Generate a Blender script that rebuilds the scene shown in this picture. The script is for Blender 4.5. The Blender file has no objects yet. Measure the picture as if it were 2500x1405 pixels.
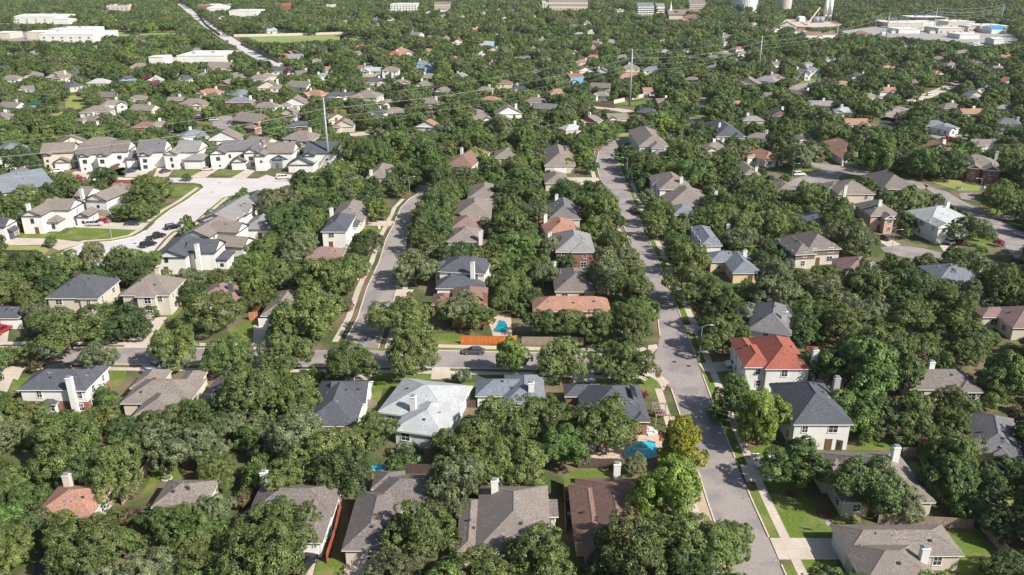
import bpy, math, random, hashlib
import numpy as np
from mathutils import Vector, Matrix
random.seed(7); rng = np.random.default_rng(7)
SC = bpy.context.scene
COL = SC.collection
# ------------------------------------------------------------------ camera
F = 2002.0; PIT = math.radians(21.8); CH = 78.0          # focal length (px of a 2500 px wide picture), pitch, height
cam_d = bpy.data.cameras.new('camera'); cam = bpy.data.objects.new('camera', cam_d); COL.objects.link(cam)
cam.location = (0, 0, CH); cam.rotation_euler = (math.pi/2 - PIT, 0, 0)
cam_d.sensor_width = 36; cam_d.lens = 36*F/2500; cam_d.clip_start = 1; cam_d.clip_end = 20000
SC.camera = cam
# ------------------------------------------------------------------ sky and sun
SUN_AZ = math.radians(-33); SUN_EL = math.radians(39)
sdir = Vector((math.cos(SUN_EL)*math.cos(SUN_AZ), math.cos(SUN_EL)*math.sin(SUN_AZ), math.sin(SUN_EL)))
w = bpy.data.worlds.new('World'); SC.world = w; w.use_nodes = True
nt = w.node_tree; nt.nodes.clear()
sky = nt.nodes.new('ShaderNodeTexSky'); sky.sky_type = 'NISHITA'; sky.sun_disc = False
sky.sun_elevation = SUN_EL; sky.sun_rotation = math.atan2(sdir.x, sdir.y); sky.air_density = 1.0; sky.dust_density = 1.5
bg = nt.nodes.new('ShaderNodeBackground'); bg.inputs[1].default_value = 0.082
wo = nt.nodes.new('ShaderNodeOutputWorld')
nt.links.new(sky.outputs[0], bg.inputs[0]); nt.links.new(bg.outputs[0], wo.inputs[0])
sd = bpy.data.lights.new('sun', 'SUN'); sd.energy = 4.9; sd.angle = math.radians(0.53); sd.color = (1.0, 0.95, 0.87)
so = bpy.data.objects.new('sun', sd); COL.objects.link(so); so.rotation_euler = sdir.to_track_quat('Z', 'Y').to_euler(); so.location = (50, -50, 300)
SC.view_settings.view_transform = 'Standard'; SC.view_settings.look = 'None'; SC.view_settings.gamma = 1
SC.view_settings.exposure = 0.52
# ------------------------------------------------------------------ pixel <-> world (ground is z = 0)
def G(px, py, z=0.0):
    u = (px-1250)/F; v = (702.5-py)/F
    dy = math.cos(PIT)+v*math.sin(PIT); dz = -math.sin(PIT)+v*math.cos(PIT)
    t = (z-CH)/dz
    return Vector((u*t, dy*t, z))
def PR(x, y, z):
    z = z-CH; dep = y*math.cos(PIT)-z*math.sin(PIT); up = y*math.sin(PIT)+z*math.cos(PIT)
    return (1250+F*x/dep, 702.5-F*up/dep)
def SPX(y): return 0.0119*(y+100)                # px per metre on the ground at picture row y
ZO = {'T1': (0, 0, 2.976), 'T2': (830, 0, 2.976), 'T3': (1660, 0, 2.976),
      'M1': (0, 360, 3.903), 'M2': (620, 360, 3.903), 'M3': (1240, 360, 3.903), 'M4': (1870, 360, 3.903),
      'Z1': (0, 640, 3.427), 'Z2': (620, 640, 3.427), 'Z3': (1240, 640, 3.427), 'Z4': (1870, 640, 3.427),
      'B1': (0, 1000, 3.47), 'B2': (620, 1000, 3.47), 'B3': (1240, 1000, 3.47), 'B4': (1870, 1000, 3.47),
      'C': (1600, 1050, 5.0), 'P': (0, 0, 1.0)}
def q(k, *xy):                                   # points read off an enlarged piece of the plan
    ox, oy, s = ZO[k]; return [(ox+xy[i]/s, oy+xy[i+1]/s) for i in range(0, len(xy), 2)]
# ------------------------------------------------------------------ materials
MATS = {}
def hx(c): return tuple(c)+(1,)
def mat(name, col, rough=0.8, var=0.0, scale=3.0, col2=None, big=None, metal=0.0, stretch=None, bump=0.0, spec=None, emis=None):
    if name in MATS: return MATS[name]
    m = bpy.data.materials.new(name); m.use_nodes = True; MATS[name] = m
    n = m.node_tree.nodes; l = m.node_tree.links; b = n['Principled BSDF']
    b.inputs['Roughness'].default_value = rough; b.inputs['Metallic'].default_value = metal
    b.inputs['Specular IOR Level'].default_value = 0.3 if spec is None else spec
    b.inputs['Base Color'].default_value = hx(col)
    if var > 0 or big:
        tc = n.new('ShaderNodeTexCoord'); mp = n.new('ShaderNodeMapping'); l.new(tc.outputs['Object'], mp.inputs[0])
        if stretch: mp.inputs['Scale'].default_value = stretch
        no = n.new('ShaderNodeTexNoise'); no.inputs['Scale'].default_value = scale; no.inputs['Detail'].default_value = 3; no.inputs['Roughness'].default_value = 0.65
        l.new(mp.outputs[0], no.inputs['Vector'])
        cr = n.new('ShaderNodeValToRGB'); c2 = col2 or tuple(max(0, c*(1-var)) for c in col); c1 = tuple(min(1, c*(1+var*0.6)) for c in col) if not col2 else col
        cr.color_ramp.elements[0].position = 0.36; cr.color_ramp.elements[0].color = hx(c2)
        cr.color_ramp.elements[1].position = 0.64; cr.color_ramp.elements[1].color = hx(c1)
        l.new(no.outputs['Fac'], cr.inputs[0]); src = cr.outputs[0]
        if big:
            n2 = n.new('ShaderNodeTexNoise'); n2.inputs['Scale'].default_value = big[0]; n2.inputs['Detail'].default_value = 4
            l.new(tc.outputs['Object'], n2.inputs['Vector'])
            r2 = n.new('ShaderNodeValToRGB'); r2.color_ramp.elements[0].position = big[3] if len(big) > 3 else 0.42; r2.color_ramp.elements[1].position = big[4] if len(big) > 4 else 0.6
            l.new(n2.outputs['Fac'], r2.inputs[0])
            mx = n.new('ShaderNodeMix'); mx.data_type = 'RGBA'; mx.blend_type = 'MIX'
            mm = n.new('ShaderNodeMath'); mm.operation = 'MULTIPLY'; mm.inputs[1].default_value = big[2]
            l.new(r2.outputs[0], mm.inputs[0]); l.new(mm.outputs[0], mx.inputs[0]); l.new(src, mx.inputs[6]); mx.inputs[7].default_value = hx(big[1]); src = mx.outputs[2]
        l.new(src, b.inputs['Base Color'])
        if bump:
            bp = n.new('ShaderNodeBump'); bp.inputs['Strength'].default_value = bump; bp.inputs['Distance'].default_value = 0.05
            l.new(no.outputs['Fac'], bp.inputs['Height']); l.new(bp.outputs[0], b.inputs['Normal'])
    if emis: b.inputs['Emission Color'].default_value = hx(emis); b.inputs['Emission Strength'].default_value = 1
    return m
def lines(m, kind, sc, col, amt, wid=.012):
    n = m.node_tree.nodes; l = m.node_tree.links; b = n['Principled BSDF']; src = b.inputs['Base Color'].links[0].from_socket; tc = n.new('ShaderNodeTexCoord')
    if kind == 'crack':
        nz = n.new('ShaderNodeTexNoise'); nz.inputs['Scale'].default_value = .35; l.new(tc.outputs['Object'], nz.inputs['Vector']); va = n.new('ShaderNodeVectorMath'); va.operation = 'MULTIPLY_ADD'; l.new(nz.outputs['Color'], va.inputs[0]); va.inputs[1].default_value = (6, 6, 0); l.new(tc.outputs['Object'], va.inputs[2])
        v = n.new('ShaderNodeTexVoronoi'); v.feature = 'DISTANCE_TO_EDGE'; v.inputs['Scale'].default_value = sc; l.new(va.outputs[0], v.inputs['Vector']); c = n.new('ShaderNodeMath'); c.operation = 'LESS_THAN'; l.new(v.outputs['Distance'], c.inputs[0]); c.inputs[1].default_value = wid; f = c.outputs[0]
    else:
        v = n.new('ShaderNodeTexBrick'); v.offset = 0; v.inputs['Scale'].default_value = 1; v.inputs['Brick Width'].default_value = sc; v.inputs['Row Height'].default_value = sc; v.inputs['Mortar Size'].default_value = wid; l.new(tc.outputs['Object'], v.inputs['Vector']); f = v.outputs['Fac']
    mu = n.new('ShaderNodeMath'); mu.operation = 'MULTIPLY'; mu.inputs[1].default_value = amt; l.new(f, mu.inputs[0]); mx = n.new('ShaderNodeMix'); mx.data_type = 'RGBA'; l.new(mu.outputs[0], mx.inputs[0]); l.new(src, mx.inputs[6]); mx.inputs[7].default_value = hx(col); l.new(mx.outputs[2], b.inputs['Base Color'])
def leafmat(name, col, dark, hi, transl=0.3):
    m = bpy.data.materials.new(name); m.use_nodes = True; n = m.node_tree.nodes; l = m.node_tree.links; n.clear()
    tc = n.new('ShaderNodeTexCoord'); oi = n.new('ShaderNodeObjectInfo')
    no = n.new('ShaderNodeTexNoise'); no.inputs['Scale'].default_value = 0.55; no.inputs['Detail'].default_value = 5; no.inputs['Roughness'].default_value = 0.7
    l.new(tc.outputs['Object'], no.inputs['Vector'])
    cr = n.new('ShaderNodeValToRGB'); e = cr.color_ramp.elements
    e[0].position = 0.34; e[0].color = hx(dark); e[1].position = 0.68; e[1].color = hx(hi); k = e.new(0.5); k.color = hx(col)
    l.new(no.outputs['Fac'], cr.inputs[0])
    hs = n.new('ShaderNodeHueSaturation'); l.new(cr.outputs[0], hs.inputs['Color'])
    mr = n.new('ShaderNodeMapRange'); mr.inputs[3].default_value = 0.80; mr.inputs[4].default_value = 1.28; l.new(oi.outputs['Random'], mr.inputs[0]); l.new(mr.outputs[0], hs.inputs['Value'])
    m2 = n.new('ShaderNodeMapRange'); m2.inputs[3].default_value = 0.480; m2.inputs[4].default_value = 0.504
    mu = n.new('ShaderNodeMath'); mu.operation = 'MULTIPLY'; mu.inputs[1].default_value = 7.31; fr = n.new('ShaderNodeMath'); fr.operation = 'FRACT'
    l.new(oi.outputs['Random'], mu.inputs[0]); l.new(mu.outputs[0], fr.inputs[0]); l.new(fr.outputs[0], m2.inputs[0]); l.new(m2.outputs[0], hs.inputs['Hue'])
    d = n.new('ShaderNodeBsdfDiffuse'); t = n.new('ShaderNodeBsdfTranslucent'); g = n.new('ShaderNodeBsdfGlossy'); g.inputs['Roughness'].default_value = 0.55; g.inputs['Color'].default_value = (0.9, 0.95, 0.85, 1)
    mx = n.new('ShaderNodeMixShader'); mx.inputs[0].default_value = transl; m3 = n.new('ShaderNodeMixShader'); m3.inputs[0].default_value = 0.035
    o = n.new('ShaderNodeOutputMaterial')
    l.new(hs.outputs[0], d.inputs[0]); l.new(hs.outputs[0], t.inputs[0]); l.new(d.outputs[0], mx.inputs[1]); l.new(t.outputs[0], mx.inputs[2])
    l.new(mx.outputs[0], m3.inputs[1]); l.new(g.outputs[0], m3.inputs[2]); l.new(m3.outputs[0], o.inputs[0])
    return m
LEAF = {
 'olive': leafmat('leaf_olive', (0.112, 0.157, 0.040), (0.054, 0.081, 0.020), (0.225, 0.272, 0.088), .22),
 'dark':  leafmat('leaf_dark',  (0.068, 0.117, 0.033), (0.032, 0.059, 0.017), (0.139, 0.206, 0.064), .22),
 'grey':  leafmat('leaf_grey',  (0.134, 0.165, 0.073), (0.066, 0.085, 0.035), (0.257, 0.289, 0.149), .22),
 'green': leafmat('leaf_green', (0.098, 0.172, 0.038), (0.047, 0.087, 0.018), (0.193, 0.278, 0.077), .25),
 'bright': leafmat('leaf_bright', (0.150, 0.235, 0.036), (0.075, 0.130, 0.020), (0.260, 0.350, 0.070), 0.3),
 'yellow': leafmat('leaf_yellow', (0.270, 0.320, 0.022), (0.110, 0.150, 0.014), (0.520, 0.520, 0.050), 0.3),
 'pink':  leafmat('leaf_pink',  (0.330, 0.070, 0.110), (0.090, 0.070, 0.030), (0.620, 0.160, 0.250), 0.3),
 'russet': leafmat('leaf_russet', (0.150, 0.120, 0.055), (0.070, 0.075, 0.025), (0.270, 0.200, 0.095), 0.3),
 'white': leafmat('leaf_white', (0.090, 0.150, 0.050), (0.040, 0.080, 0.020), (0.700, 0.720, 0.620), 0.3),
}
BARK = mat('bark', (0.21, 0.175, 0.14), 0.95, 0.45, 4, stretch=(1, 1, 0.25))
RO = {  # roof shingles: base colour, darker fleck
 't': ((0.285, 0.248, 0.220), (0.150, 0.125, 0.108)), 'g': ((0.31, 0.305, 0.30), (0.17, 0.165, 0.16)), 'c': ((0.118, 0.124, 0.146), (0.055, 0.058, 0.070)),
 'k': ((0.235, 0.258, 0.295), (0.120, 0.135, 0.160)), 'w': ((0.50, 0.51, 0.51), (0.31, 0.33, 0.35)), 'b': ((0.29, 0.175, 0.14), (0.15, 0.085, 0.068)),
 'o': ((0.44, 0.245, 0.18), (0.26, 0.135, 0.095)), 'r': ((0.38, 0.125, 0.085), (0.22, 0.065, 0.045)), 'm': ((0.74, 0.74, 0.72), (0.66, 0.66, 0.64)),
 'p': ((0.30, 0.20, 0.185), (0.19, 0.12, 0.11)), 'u': ((0.235, 0.205, 0.190), (0.115, 0.098, 0.09)), 's': ((0.21, 0.20, 0.21), (0.10, 0.095, 0.10)), 'L': ((0.03, 0.12, 0.11), (0.02, 0.09, 0.08)), 'B': ((0.06, 0.3, 0.6), (0.05, 0.24, 0.5))}
RN = {'t': 'tan', 'g': 'grey', 'c': 'charcoal', 'k': 'blue-grey', 'w': 'pale grey', 'b': 'brown', 'o': 'terracotta', 'r': 'orange-red', 'm': 'white', 'p': 'reddish brown', 'u': 'taupe', 's': 'dark grey', 'L': 'green', 'B': 'blue'}
def roofmat(k):
    a, b = RO[k]
    big = (0.35, tuple(c*0.66 for c in a), 0.65) if k != 'm' else (0.15, (0.62, 0.61, 0.58), 0.6)
    return mat('shingles_'+RN[k].replace(' ', '_').replace('-', '_'), a, 0.92, 0.4, 3.0, col2=b, big=big, stretch=(.85, .85, 3.2), bump=0.4)
WA = {'w': ((0.74, 0.73, 0.69), 0.08), 'c': ((0.62, 0.55, 0.45), 0.16), 'b': ((0.30, 0.145, 0.11), 0.35), 'y': ((0.70, 0.56, 0.36), 0.1), 'l': ((0.16, 0.38, 0.62), 0.06),
      's': ((0.60, 0.55, 0.48), 0.28), 'd': ((0.10, 0.10, 0.11), 0.1), 'g': ((0.42, 0.40, 0.37), 0.2), 't': ((0.19, 0.15, 0.12), 0.2), 'p': ((0.62, 0.42, 0.33), 0.25), 'k': ((0.17, 0.22, 0.26), 0.1)}
WN = {'w': 'white', 'c': 'cream', 'b': 'red brick', 'y': 'yellow', 'l': 'blue', 's': 'limestone', 'd': 'black', 'g': 'grey', 't': 'brown', 'p': 'pink brick', 'k': 'slate blue'}
def wallmat(k):
    a, v = WA[k]
    return mat('wall_'+WN[k].replace(' ', '_'), a, 0.85, v, 5.0, stretch=(1, 1, 2.5), big=(0.25, tuple(c*0.86 for c in a), 0.6))
TRIM = mat('white_trim', (0.78, 0.77, 0.74), 0.5); DTRIM = mat('dark_trim', (0.05, 0.05, 0.055), 0.5)
GLASS = mat('window_glass', (0.035, 0.045, 0.055), 0.12, spec=0.8)
DOORW = mat('garage_door_white', (0.76, 0.75, 0.72), 0.5, 0.05, 2.0)
DOORT = mat('door_timber', (0.17, 0.09, 0.05), 0.5, 0.2, 4)
CAPM = mat('galvanised_metal', (0.45, 0.47, 0.5), 0.45, metal=0.6)
BLACKM = mat('vent_metal_dark', (0.05, 0.05, 0.055), 0.6)
STEEL = mat('weathered_steel', (0.36, 0.40, 0.44), 0.55, 0.1, 1.0, metal=0.2)
# ------------------------------------------------------------------ mesh helpers
class MB:
    def __init__(s): s.v = []; s.f = []; s.mi = []
    def add(s, vs, fs, mi=0):
        o = len(s.v); s.v += [tuple(v) for v in vs]; s.f += [tuple(i+o for i in f) for f in fs]; s.mi += [mi]*len(fs)
    def box(s, x0, x1, y0, y1, z0, z1, mi=0):
        s.add([(x0,y0,z0),(x1,y0,z0),(x1,y1,z0),(x0,y1,z0),(x0,y0,z1),(x1,y0,z1),(x1,y1,z1),(x0,y1,z1)],
              [(0,3,2,1),(4,5,6,7),(0,1,5,4),(1,2,6,5),(2,3,7,6),(3,0,4,7)], mi)
    def cyl(s, p0, p1, r0, r1, n=8, mi=0, caps=True):
        p0 = Vector(p0); p1 = Vector(p1); d = (p1-p0).normalized()
        a = d.orthogonal().normalized(); b = d.cross(a)
        vs = []
        for p, r in ((p0, r0), (p1, r1)):
            for i in range(n):
                t = 2*math.pi*i/n; vs.append(p+a*math.cos(t)*r+b*math.sin(t)*r)
        fs = [(i, (i+1) % n, n+(i+1) % n, n+i) for i in range(n)]
        if caps: fs += [tuple(range(n-1, -1, -1)), tuple(range(n, 2*n))]
        s.add(vs, fs, mi)
    def tube(s, pts, rs, n=6, mi=0):
        for i in range(len(pts)-1): s.cyl(pts[i], pts[i+1], rs[i], rs[i+1], n, mi, i == len(pts)-2)
    def prism(s, poly, z0, z1, mi=0):
        n = len(poly)
        if sum(poly[i][0]*poly[(i+1) % n][1]-poly[(i+1) % n][0]*poly[i][1] for i in range(n)) < 0: poly = poly[::-1]
        s.add([(p[0], p[1], z0) for p in poly]+[(p[0], p[1], z1) for p in poly],
              [tuple(range(n-1, -1, -1)), tuple(range(n, 2*n))]+[(i, (i+1) % n, n+(i+1) % n, n+i) for i in range(n)], mi)
    def mesh(s, name, mats, smooth=False):
        me = bpy.data.meshes.new(name); me.from_pydata(s.v, [], s.f)
        for m in (mats if isinstance(mats, (list, tuple)) else [mats]): me.materials.append(m)
        if any(s.mi): me.polygons.foreach_set('material_index', s.mi)
        if smooth: me.polygons.foreach_set('use_smooth', [True]*len(s.f))
        me.update(); return me
    def build(s, name, mats, parent=None, smooth=False):
        return link(name, s.mesh(name, mats, smooth), parent)
def link(name, data, parent=None):
    o = bpy.data.objects.new(name, data); COL.objects.link(o)
    if parent is not None: o.parent = parent
    return o
def empty(name, loc, rz=0.0):
    o = bpy.data.objects.new(name, None); COL.objects.link(o); o.location = loc; o.rotation_euler = (0, 0, rz); o.empty_display_size = 0.5
    return o
def tag(o, label, cat, group=None, kind=None):
    o['label'] = label; o['category'] = cat
    if group: o['group'] = group
    if kind: o['kind'] = kind
    return o
ALLT = []        # (object, px, py, metres) of landmarks for the labels of trees and far houses
LM = []
def landmark(name, x, y, z=0): LM.append((name, *PR(x, y, z)))
# ------------------------------------------------------------------ picture-space masks used only to decide where trees may grow
MS = 3; MW, MH = 2500//MS+1, 1405//MS+1
VIS = np.zeros((MH, MW), np.float32)     # depth of what stays in sight there (0: anything may stand in front)
GND = np.zeros((MH+60, MW+160), bool)    # ground taken by roads and buildings (with a margin round the frame)
def ras(poly, W, H, ox=0, oy=0):
    P = np.array([(p[0]/MS+ox, p[1]/MS+oy) for p in poly]); x0 = max(0, int(P[:,0].min())); x1 = min(W-1, int(P[:,0].max())+1); y0 = max(0, int(P[:,1].min())); y1 = min(H-1, int(P[:,1].max())+1)
    if x1 < x0 or y1 < y0: return None
    X, Y = np.meshgrid(np.arange(x0, x1+1)+.5, np.arange(y0, y1+1)+.5); ins = np.zeros(X.shape, bool); n = len(P)
    for i in range(n):
        xa, ya = P[i]; xb, yb = P[(i+1) % n]
        if ya == yb: continue
        c = ((ya > Y) != (yb > Y)) & (X < (xb-xa)*(Y-ya)/(yb-ya)+xa); ins ^= c
    return y0, y1, x0, x1, ins, Y
def mark_vis(poly, depth=None):
    r = ras(poly, MW, MH)
    if r is None: return
    y0, y1, x0, x1, ins, Y = r
    if depth is None:
        v = (702.5-Y*MS)/F; t = CH/(math.sin(PIT)-v*math.cos(PIT)); D = (math.cos(PIT)+v*math.sin(PIT))*t
    else: D = np.full(Y.shape, depth)
    sub = VIS[y0:y1+1, x0:x1+1]; sub[ins] = np.maximum(sub[ins], D[ins])
def mark_gnd(poly):
    r = ras(poly, MW+160, MH+60, 80, 0)
    if r is None: return
    y0, y1, x0, x1, ins, Y = r; GND[y0:y1+1, x0:x1+1] |= ins
def hull(pts):
    pts = sorted(set((round(a, 2), round(b, 2)) for a, b in pts))
    def half(ps):
        h = []
        for p in ps:
            while len(h) > 1 and (h[-1][0]-h[-2][0])*(p[1]-h[-2][1])-(h[-1][1]-h[-2][1])*(p[0]-h[-2][0]) <= 0: h.pop()
            h.append(p)
        return h
    a = half(pts); b = half(pts[::-1]); return a[:-1]+b[:-1]
# ------------------------------------------------------------------ ground, roads, drives, lawns
GR = mat('ground_cover', (0.085, 0.115, 0.035), 0.95, 0.5, 1.3, col2=(0.055, 0.075, 0.025), big=(0.10, (0.23, 0.165, 0.11), 0.75, 0.44, 0.62))
LAWN = mat('lawn_grass', (0.145, 0.205, 0.032), 0.95, 0.3, 2.2, col2=(0.080, 0.130, 0.020), big=(0.22, (0.24, 0.215, 0.085), 0.75, 0.48, 0.66))
DRY = mat('dry_grass', (0.30, 0.30, 0.10), 0.95, 0.25, 1.2, big=(0.08, (0.20, 0.26, 0.06), 0.8))
FAIR = mat('field_grass', (0.27, 0.31, 0.12), 0.95, 0.2, 0.4, big=(0.02, (0.18, 0.26, 0.07), 0.8))
ASPH = mat('asphalt', (0.325, 0.286, 0.266), 0.9, 0.12, 2.5, big=(0.16, (0.235, 0.212, 0.208), 0.85, .46, .58))
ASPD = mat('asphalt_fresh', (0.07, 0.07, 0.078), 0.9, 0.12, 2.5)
CONC = mat('concrete', (0.56, 0.49, 0.41), 0.9, 0.12, 1.6, big=(0.2, (0.46, 0.38, 0.31), 0.6))
CROAD = mat('concrete_road', (0.57, 0.54, 0.53), 0.9, 0.07, 1.2, big=(0.08, (0.50, 0.46, 0.44), 0.7))
GRAV = mat('gravel', (0.50, 0.38, 0.28), 0.95, 0.35, 3.5)
PAVE = mat('patio_paving', (0.55, 0.42, 0.33), 0.9, 0.2, 1.8)
MULCH = mat('mulch', (0.13, 0.07, 0.045), 0.95, 0.4, 4)
lines(ASPH, 'crack', .13, (.13,.12,.12), .42, .006); lines(CROAD, 'joint', 4.6, (.34,.32,.31), .7, .05); lines(CONC, 'joint', 3.0, (.30,.25,.21), .6, .035)
def struct(o): o['kind'] = 'structure'; return o
def sheet(name, poly, z, m, world=False):
    pts = [Vector((p[0], p[1], 0)) for p in poly] if world else [G(*p) for p in poly]
    n = len(pts)
    if sum(pts[i].x*pts[(i+1) % n].y-pts[(i+1) % n].x*pts[i].y for i in range(n)) < 0: pts = pts[::-1]
    c = sum(pts, Vector())/n
    mb = MB(); mb.add([(p.x-c.x, p.y-c.y, 0) for p in pts], [tuple(range(n))]); o = mb.build(name, m); o.location = (c.x, c.y, z)
    # concave outlines need triangles
    import bmesh
    bm = bmesh.new(); bm.from_mesh(o.data); bmesh.ops.triangulate(bm, faces=bm.faces[:], ngon_method='EAR_CLIP'); bm.to_mesh(o.data); bm.free()
    return struct(o)
gm = MB(); gm.add([(-9000, -300, 0), (9000, -300, 0), (9000, 12000, 0), (-9000, 12000, 0)], [(0, 1, 2, 3)]); struct(gm.build('ground', GR))
def smooth(pts, k=2):
    for _ in range(k):
        o = [pts[0]]
        for a, b in zip(pts[:-1], pts[1:]): o += [(a[0]*.75+b[0]*.25, a[1]*.75+b[1]*.25), (a[0]*.25+b[0]*.75, a[1]*.25+b[1]*.75)]
        pts = o+[pts[-1]]
    return pts
def area(name, poly, z, m, vis=True, gnd=True):
    o = sheet(name, poly, z, m)
    if vis: mark_vis(poly)
    if gnd: mark_gnd(poly)
    return o
def strip(name, edge, d0, d1, z, m, thick=0.0, gnd=True, vis=False):    # a band running along a kerb line; positive = right of the walking direction
    P = [G(*p) for p in edge]; L = []; R = []
    for i, p in enumerate(P):
        a = P[max(0, i-1)]; b = P[min(len(P)-1, i+1)]; t = (b-a).normalized(); n = Vector((t.y, -t.x, 0)); L.append(p+n*d0); R.append(p+n*d1)
    c = sum(P, Vector())/len(P); n = len(P); mb = MB()
    if not thick:
        vs = [(p.x-c.x, p.y-c.y, 0) for p in L+R]; mb.add(vs, [(i, i+1, n+i+1, n+i) if d1 < d0 else (i, n+i, n+i+1, i+1) for i in range(n-1)])
    else:
        vs = [(p.x-c.x, p.y-c.y, 0) for p in L]+[(p.x-c.x, p.y-c.y, 0) for p in R]+[(p.x-c.x, p.y-c.y, thick) for p in L]+[(p.x-c.x, p.y-c.y, thick) for p in R]
        fs = []
        for i in range(n-1): fs += [(2*n+i, 3*n+i, 3*n+i+1, 2*n+i+1), (i, i+1, 2*n+i+1, 2*n+i), (n+i+1, n+i, 3*n+i, 3*n+i+1)]
        fs += [(0, 2*n, 3*n, n), (n-1, 2*n-1, 4*n-1, 3*n-1)]
        mb.add(vs, fs)
    o = mb.build(name, m); o.location = (c.x, c.y, z)
    if gnd:
        pl = [PR(p.x, p.y, 0) for p in L]+[PR(p.x, p.y, 0) for p in R][::-1]; mark_gnd(pl)
        if vis: mark_vis(pl)
    return struct(o)
# right-hand street, running away from the camera
RL = [(1822,1500),(1789,1400),(1728,1222),(1690,1100),(1663,1018),(1640,950)]
RL2 = [(1607,850),(1612,820),(1608,786),(1590,735),(1570,680),(1547,620),(1527,560),(1503,510),(1479,472),(1462,425),(1456,400),(1462,370),(1478,352),(1510,338),(1560,328)]
RR = [(1975,1500),(1916,1403),(1834,1222),(1751,1016),(1708,900),(1669,794),(1630,695),(1588,598),(1562,540),(1543,490),(1525,440),(1512,406),(1503,380),(1505,364),(1525,352),(1570,340)]
XT = [(-260,846),(40,849),(355,850),(620,854),(860,856),(1066,857),(1250,862),(1420,866),(1560,868),(1590,863),(1605,853)]
XB = [(-260,887),(25,888),(290,890),(630,893),(1052,898),(1330,903),(1440,910),(1560,909),(1590,918),(1618,935),(1640,955)]
area('street', RL[:-1]+[(1640,950),(1618,932),(1596,905),(1596,870),(1605,853)]+RL2[1:]+RR[::-1], 0.010, ASPH)
area('cross_street', XT[:-1]+[(1600,870),(1600,915)]+XB[:-2][::-1], 0.006, ASPH)
ML = [(842,836),(874,777),(897,703),(927,639),(943,585),(961,550),(979,508),(999,487),(1022,474)]
MR = [(922,851),(937,803),(967,713),(975,675),(985,620),(996,560),(1014,523),(1030,503),(1052,490)]
area('side_street', [(838,858)]+ML+[(1040,468),(1060,478)]+MR[::-1]+[(925,858)], 0.014, ASPH)
crd = q('M1', 370,1075, 620,985, 820,915, 1060,900, 1280,855, 1390,795, 1480,712, 1620,602, 1760,520, 1900,420, 1945,385, 1915,352, 1840,338, 1640,336, 1600,318, 1300,318, 1000,318, 660,312, 620,262, 900,262, 1180,290, 1500,292, 1920,290, 2459,298)+q('M2', 120,262, 330,330, 380,400, 200,430, 0,420)+q('M1', 2280,445, 2120,480, 1960,610, 1820,730, 1640,800, 1560,870, 1440,1010, 1180,1085, 930,1135, 600,1160, 400,1110)
area('concrete_cul_de_sac', crd, 0.008, CROAD)
# streets on the right
area('street_far_right', q('M4', 1500,350, 1600,385, 1720,420, 1850,500, 2020,585, 2180,660, 2330,760, 2480,840, 2700,960, 2700,1130, 2480,1090, 2370,1050, 2290,960, 2160,790, 1990,680, 1850,600, 1720,520, 1540,400), 0.010, ASPH)
area('side_street_right', q('M4', 1840,440, 1980,436, 2090,440, 2080,500, 1990,510, 1860,490), 0.013, ASPH)
area('street_upper_right', q('M4', 170,90, 460,140, 820,195, 960,225, 1100,262, 1240,285, 1400,316, 1560,362, 1500,405, 1340,350, 1200,326, 1060,310, 900,270, 740,240, 560,212, 440,190, 170,125), 0.010, ASPH)
area('cul_de_sac_right', q('M4', 190,335, 360,268, 540,212, 660,225, 740,247, 690,290, 720,330, 620,350, 480,365, 230,370), 0.014, ASPH)
area('cul_de_sac_lower_right', q('M4', 1090,955, 1200,935, 1330,940, 1500,965, 1700,1012, 1640,1065, 1500,1070, 1280,1040, 1120,990), 0.010, ASPH)
# far streets
def ribbon(name, line, wd, z, m, vis=True):
    P = [G(*p) for p in smooth(line, 1)]; L = []; R = []
    for i, p in enumerate(P):
        t = (P[min(len(P)-1, i+1)]-P[max(0, i-1)]).normalized(); n = Vector((t.y, -t.x, 0))*wd/2; L.append(PR(*(p-n))); R.append(PR(*(p+n)))
    return area(name, L+R[::-1], z, m, vis)
ribbon('avenue', q('T1', 1300,25, 1345,55, 1400,100, 1460,150, 1530,200, 1600,245, 1700,310, 1820,380, 1920,430, 2040,480), 12, 0.02, CROAD)
ribbon('far_street', q('T1', 0,175, 300,165, 500,160, 640,150), 9, 0.02, CROAD)
ribbon('far_lane', q('T3', 1690,740, 1800,695, 1920,650, 2010,605), 8, 0.02, CONC)
ribbon('far_lane', q('T3', 1500,880, 1560,820, 1640,780), 8, 0.02, ASPH)
area('far_street_fresh', q('T3', 1450,860, 1500,850, 1590,870, 1560,915, 1440,925), 0.02, ASPD)
ribbon('far_street', q('T3', 0,870, 100,868, 210,890), 10, 0.02, ASPH)
ribbon('far_street', q('T3', 810,650, 880,625, 950,600, 1040,570), 8, 0.02, ASPH)
ribbon('far_street', q('T3', 1800,990, 1920,995, 2090,995, 2220,1000), 9, 0.02, ASPH)
ribbon('far_street', q('T2', 1790,770, 1900,785, 2040,800, 2100,815), 8, 0.02, CONC)
ribbon('far_street', q('T2', 20,985, 150,975, 260,960), 8, 0.02, CONC)
ribbon('far_street', q('T2', 150,455, 250,462, 330,455), 9, 0.02, ASPH)
ribbon('far_street', q('T2', 960,790, 1010,815, 1110,838), 8, 0.02, ASPH)
ribbon('far_street', q('T3', 190,370, 330,390, 480,400), 9, 0.02, ASPH)
area('far_cul_de_sac', q('T1', 1540,900, 1560,860, 1650,845, 1730,840, 1760,860, 1700,900, 1640,940, 1560,930), 0.02, ASPH)
ribbon('far_street', q('T1', 1750,1100, 1500,1000, 1180,985, 1000,975), 8, 0.02, ASPH, False)
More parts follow.
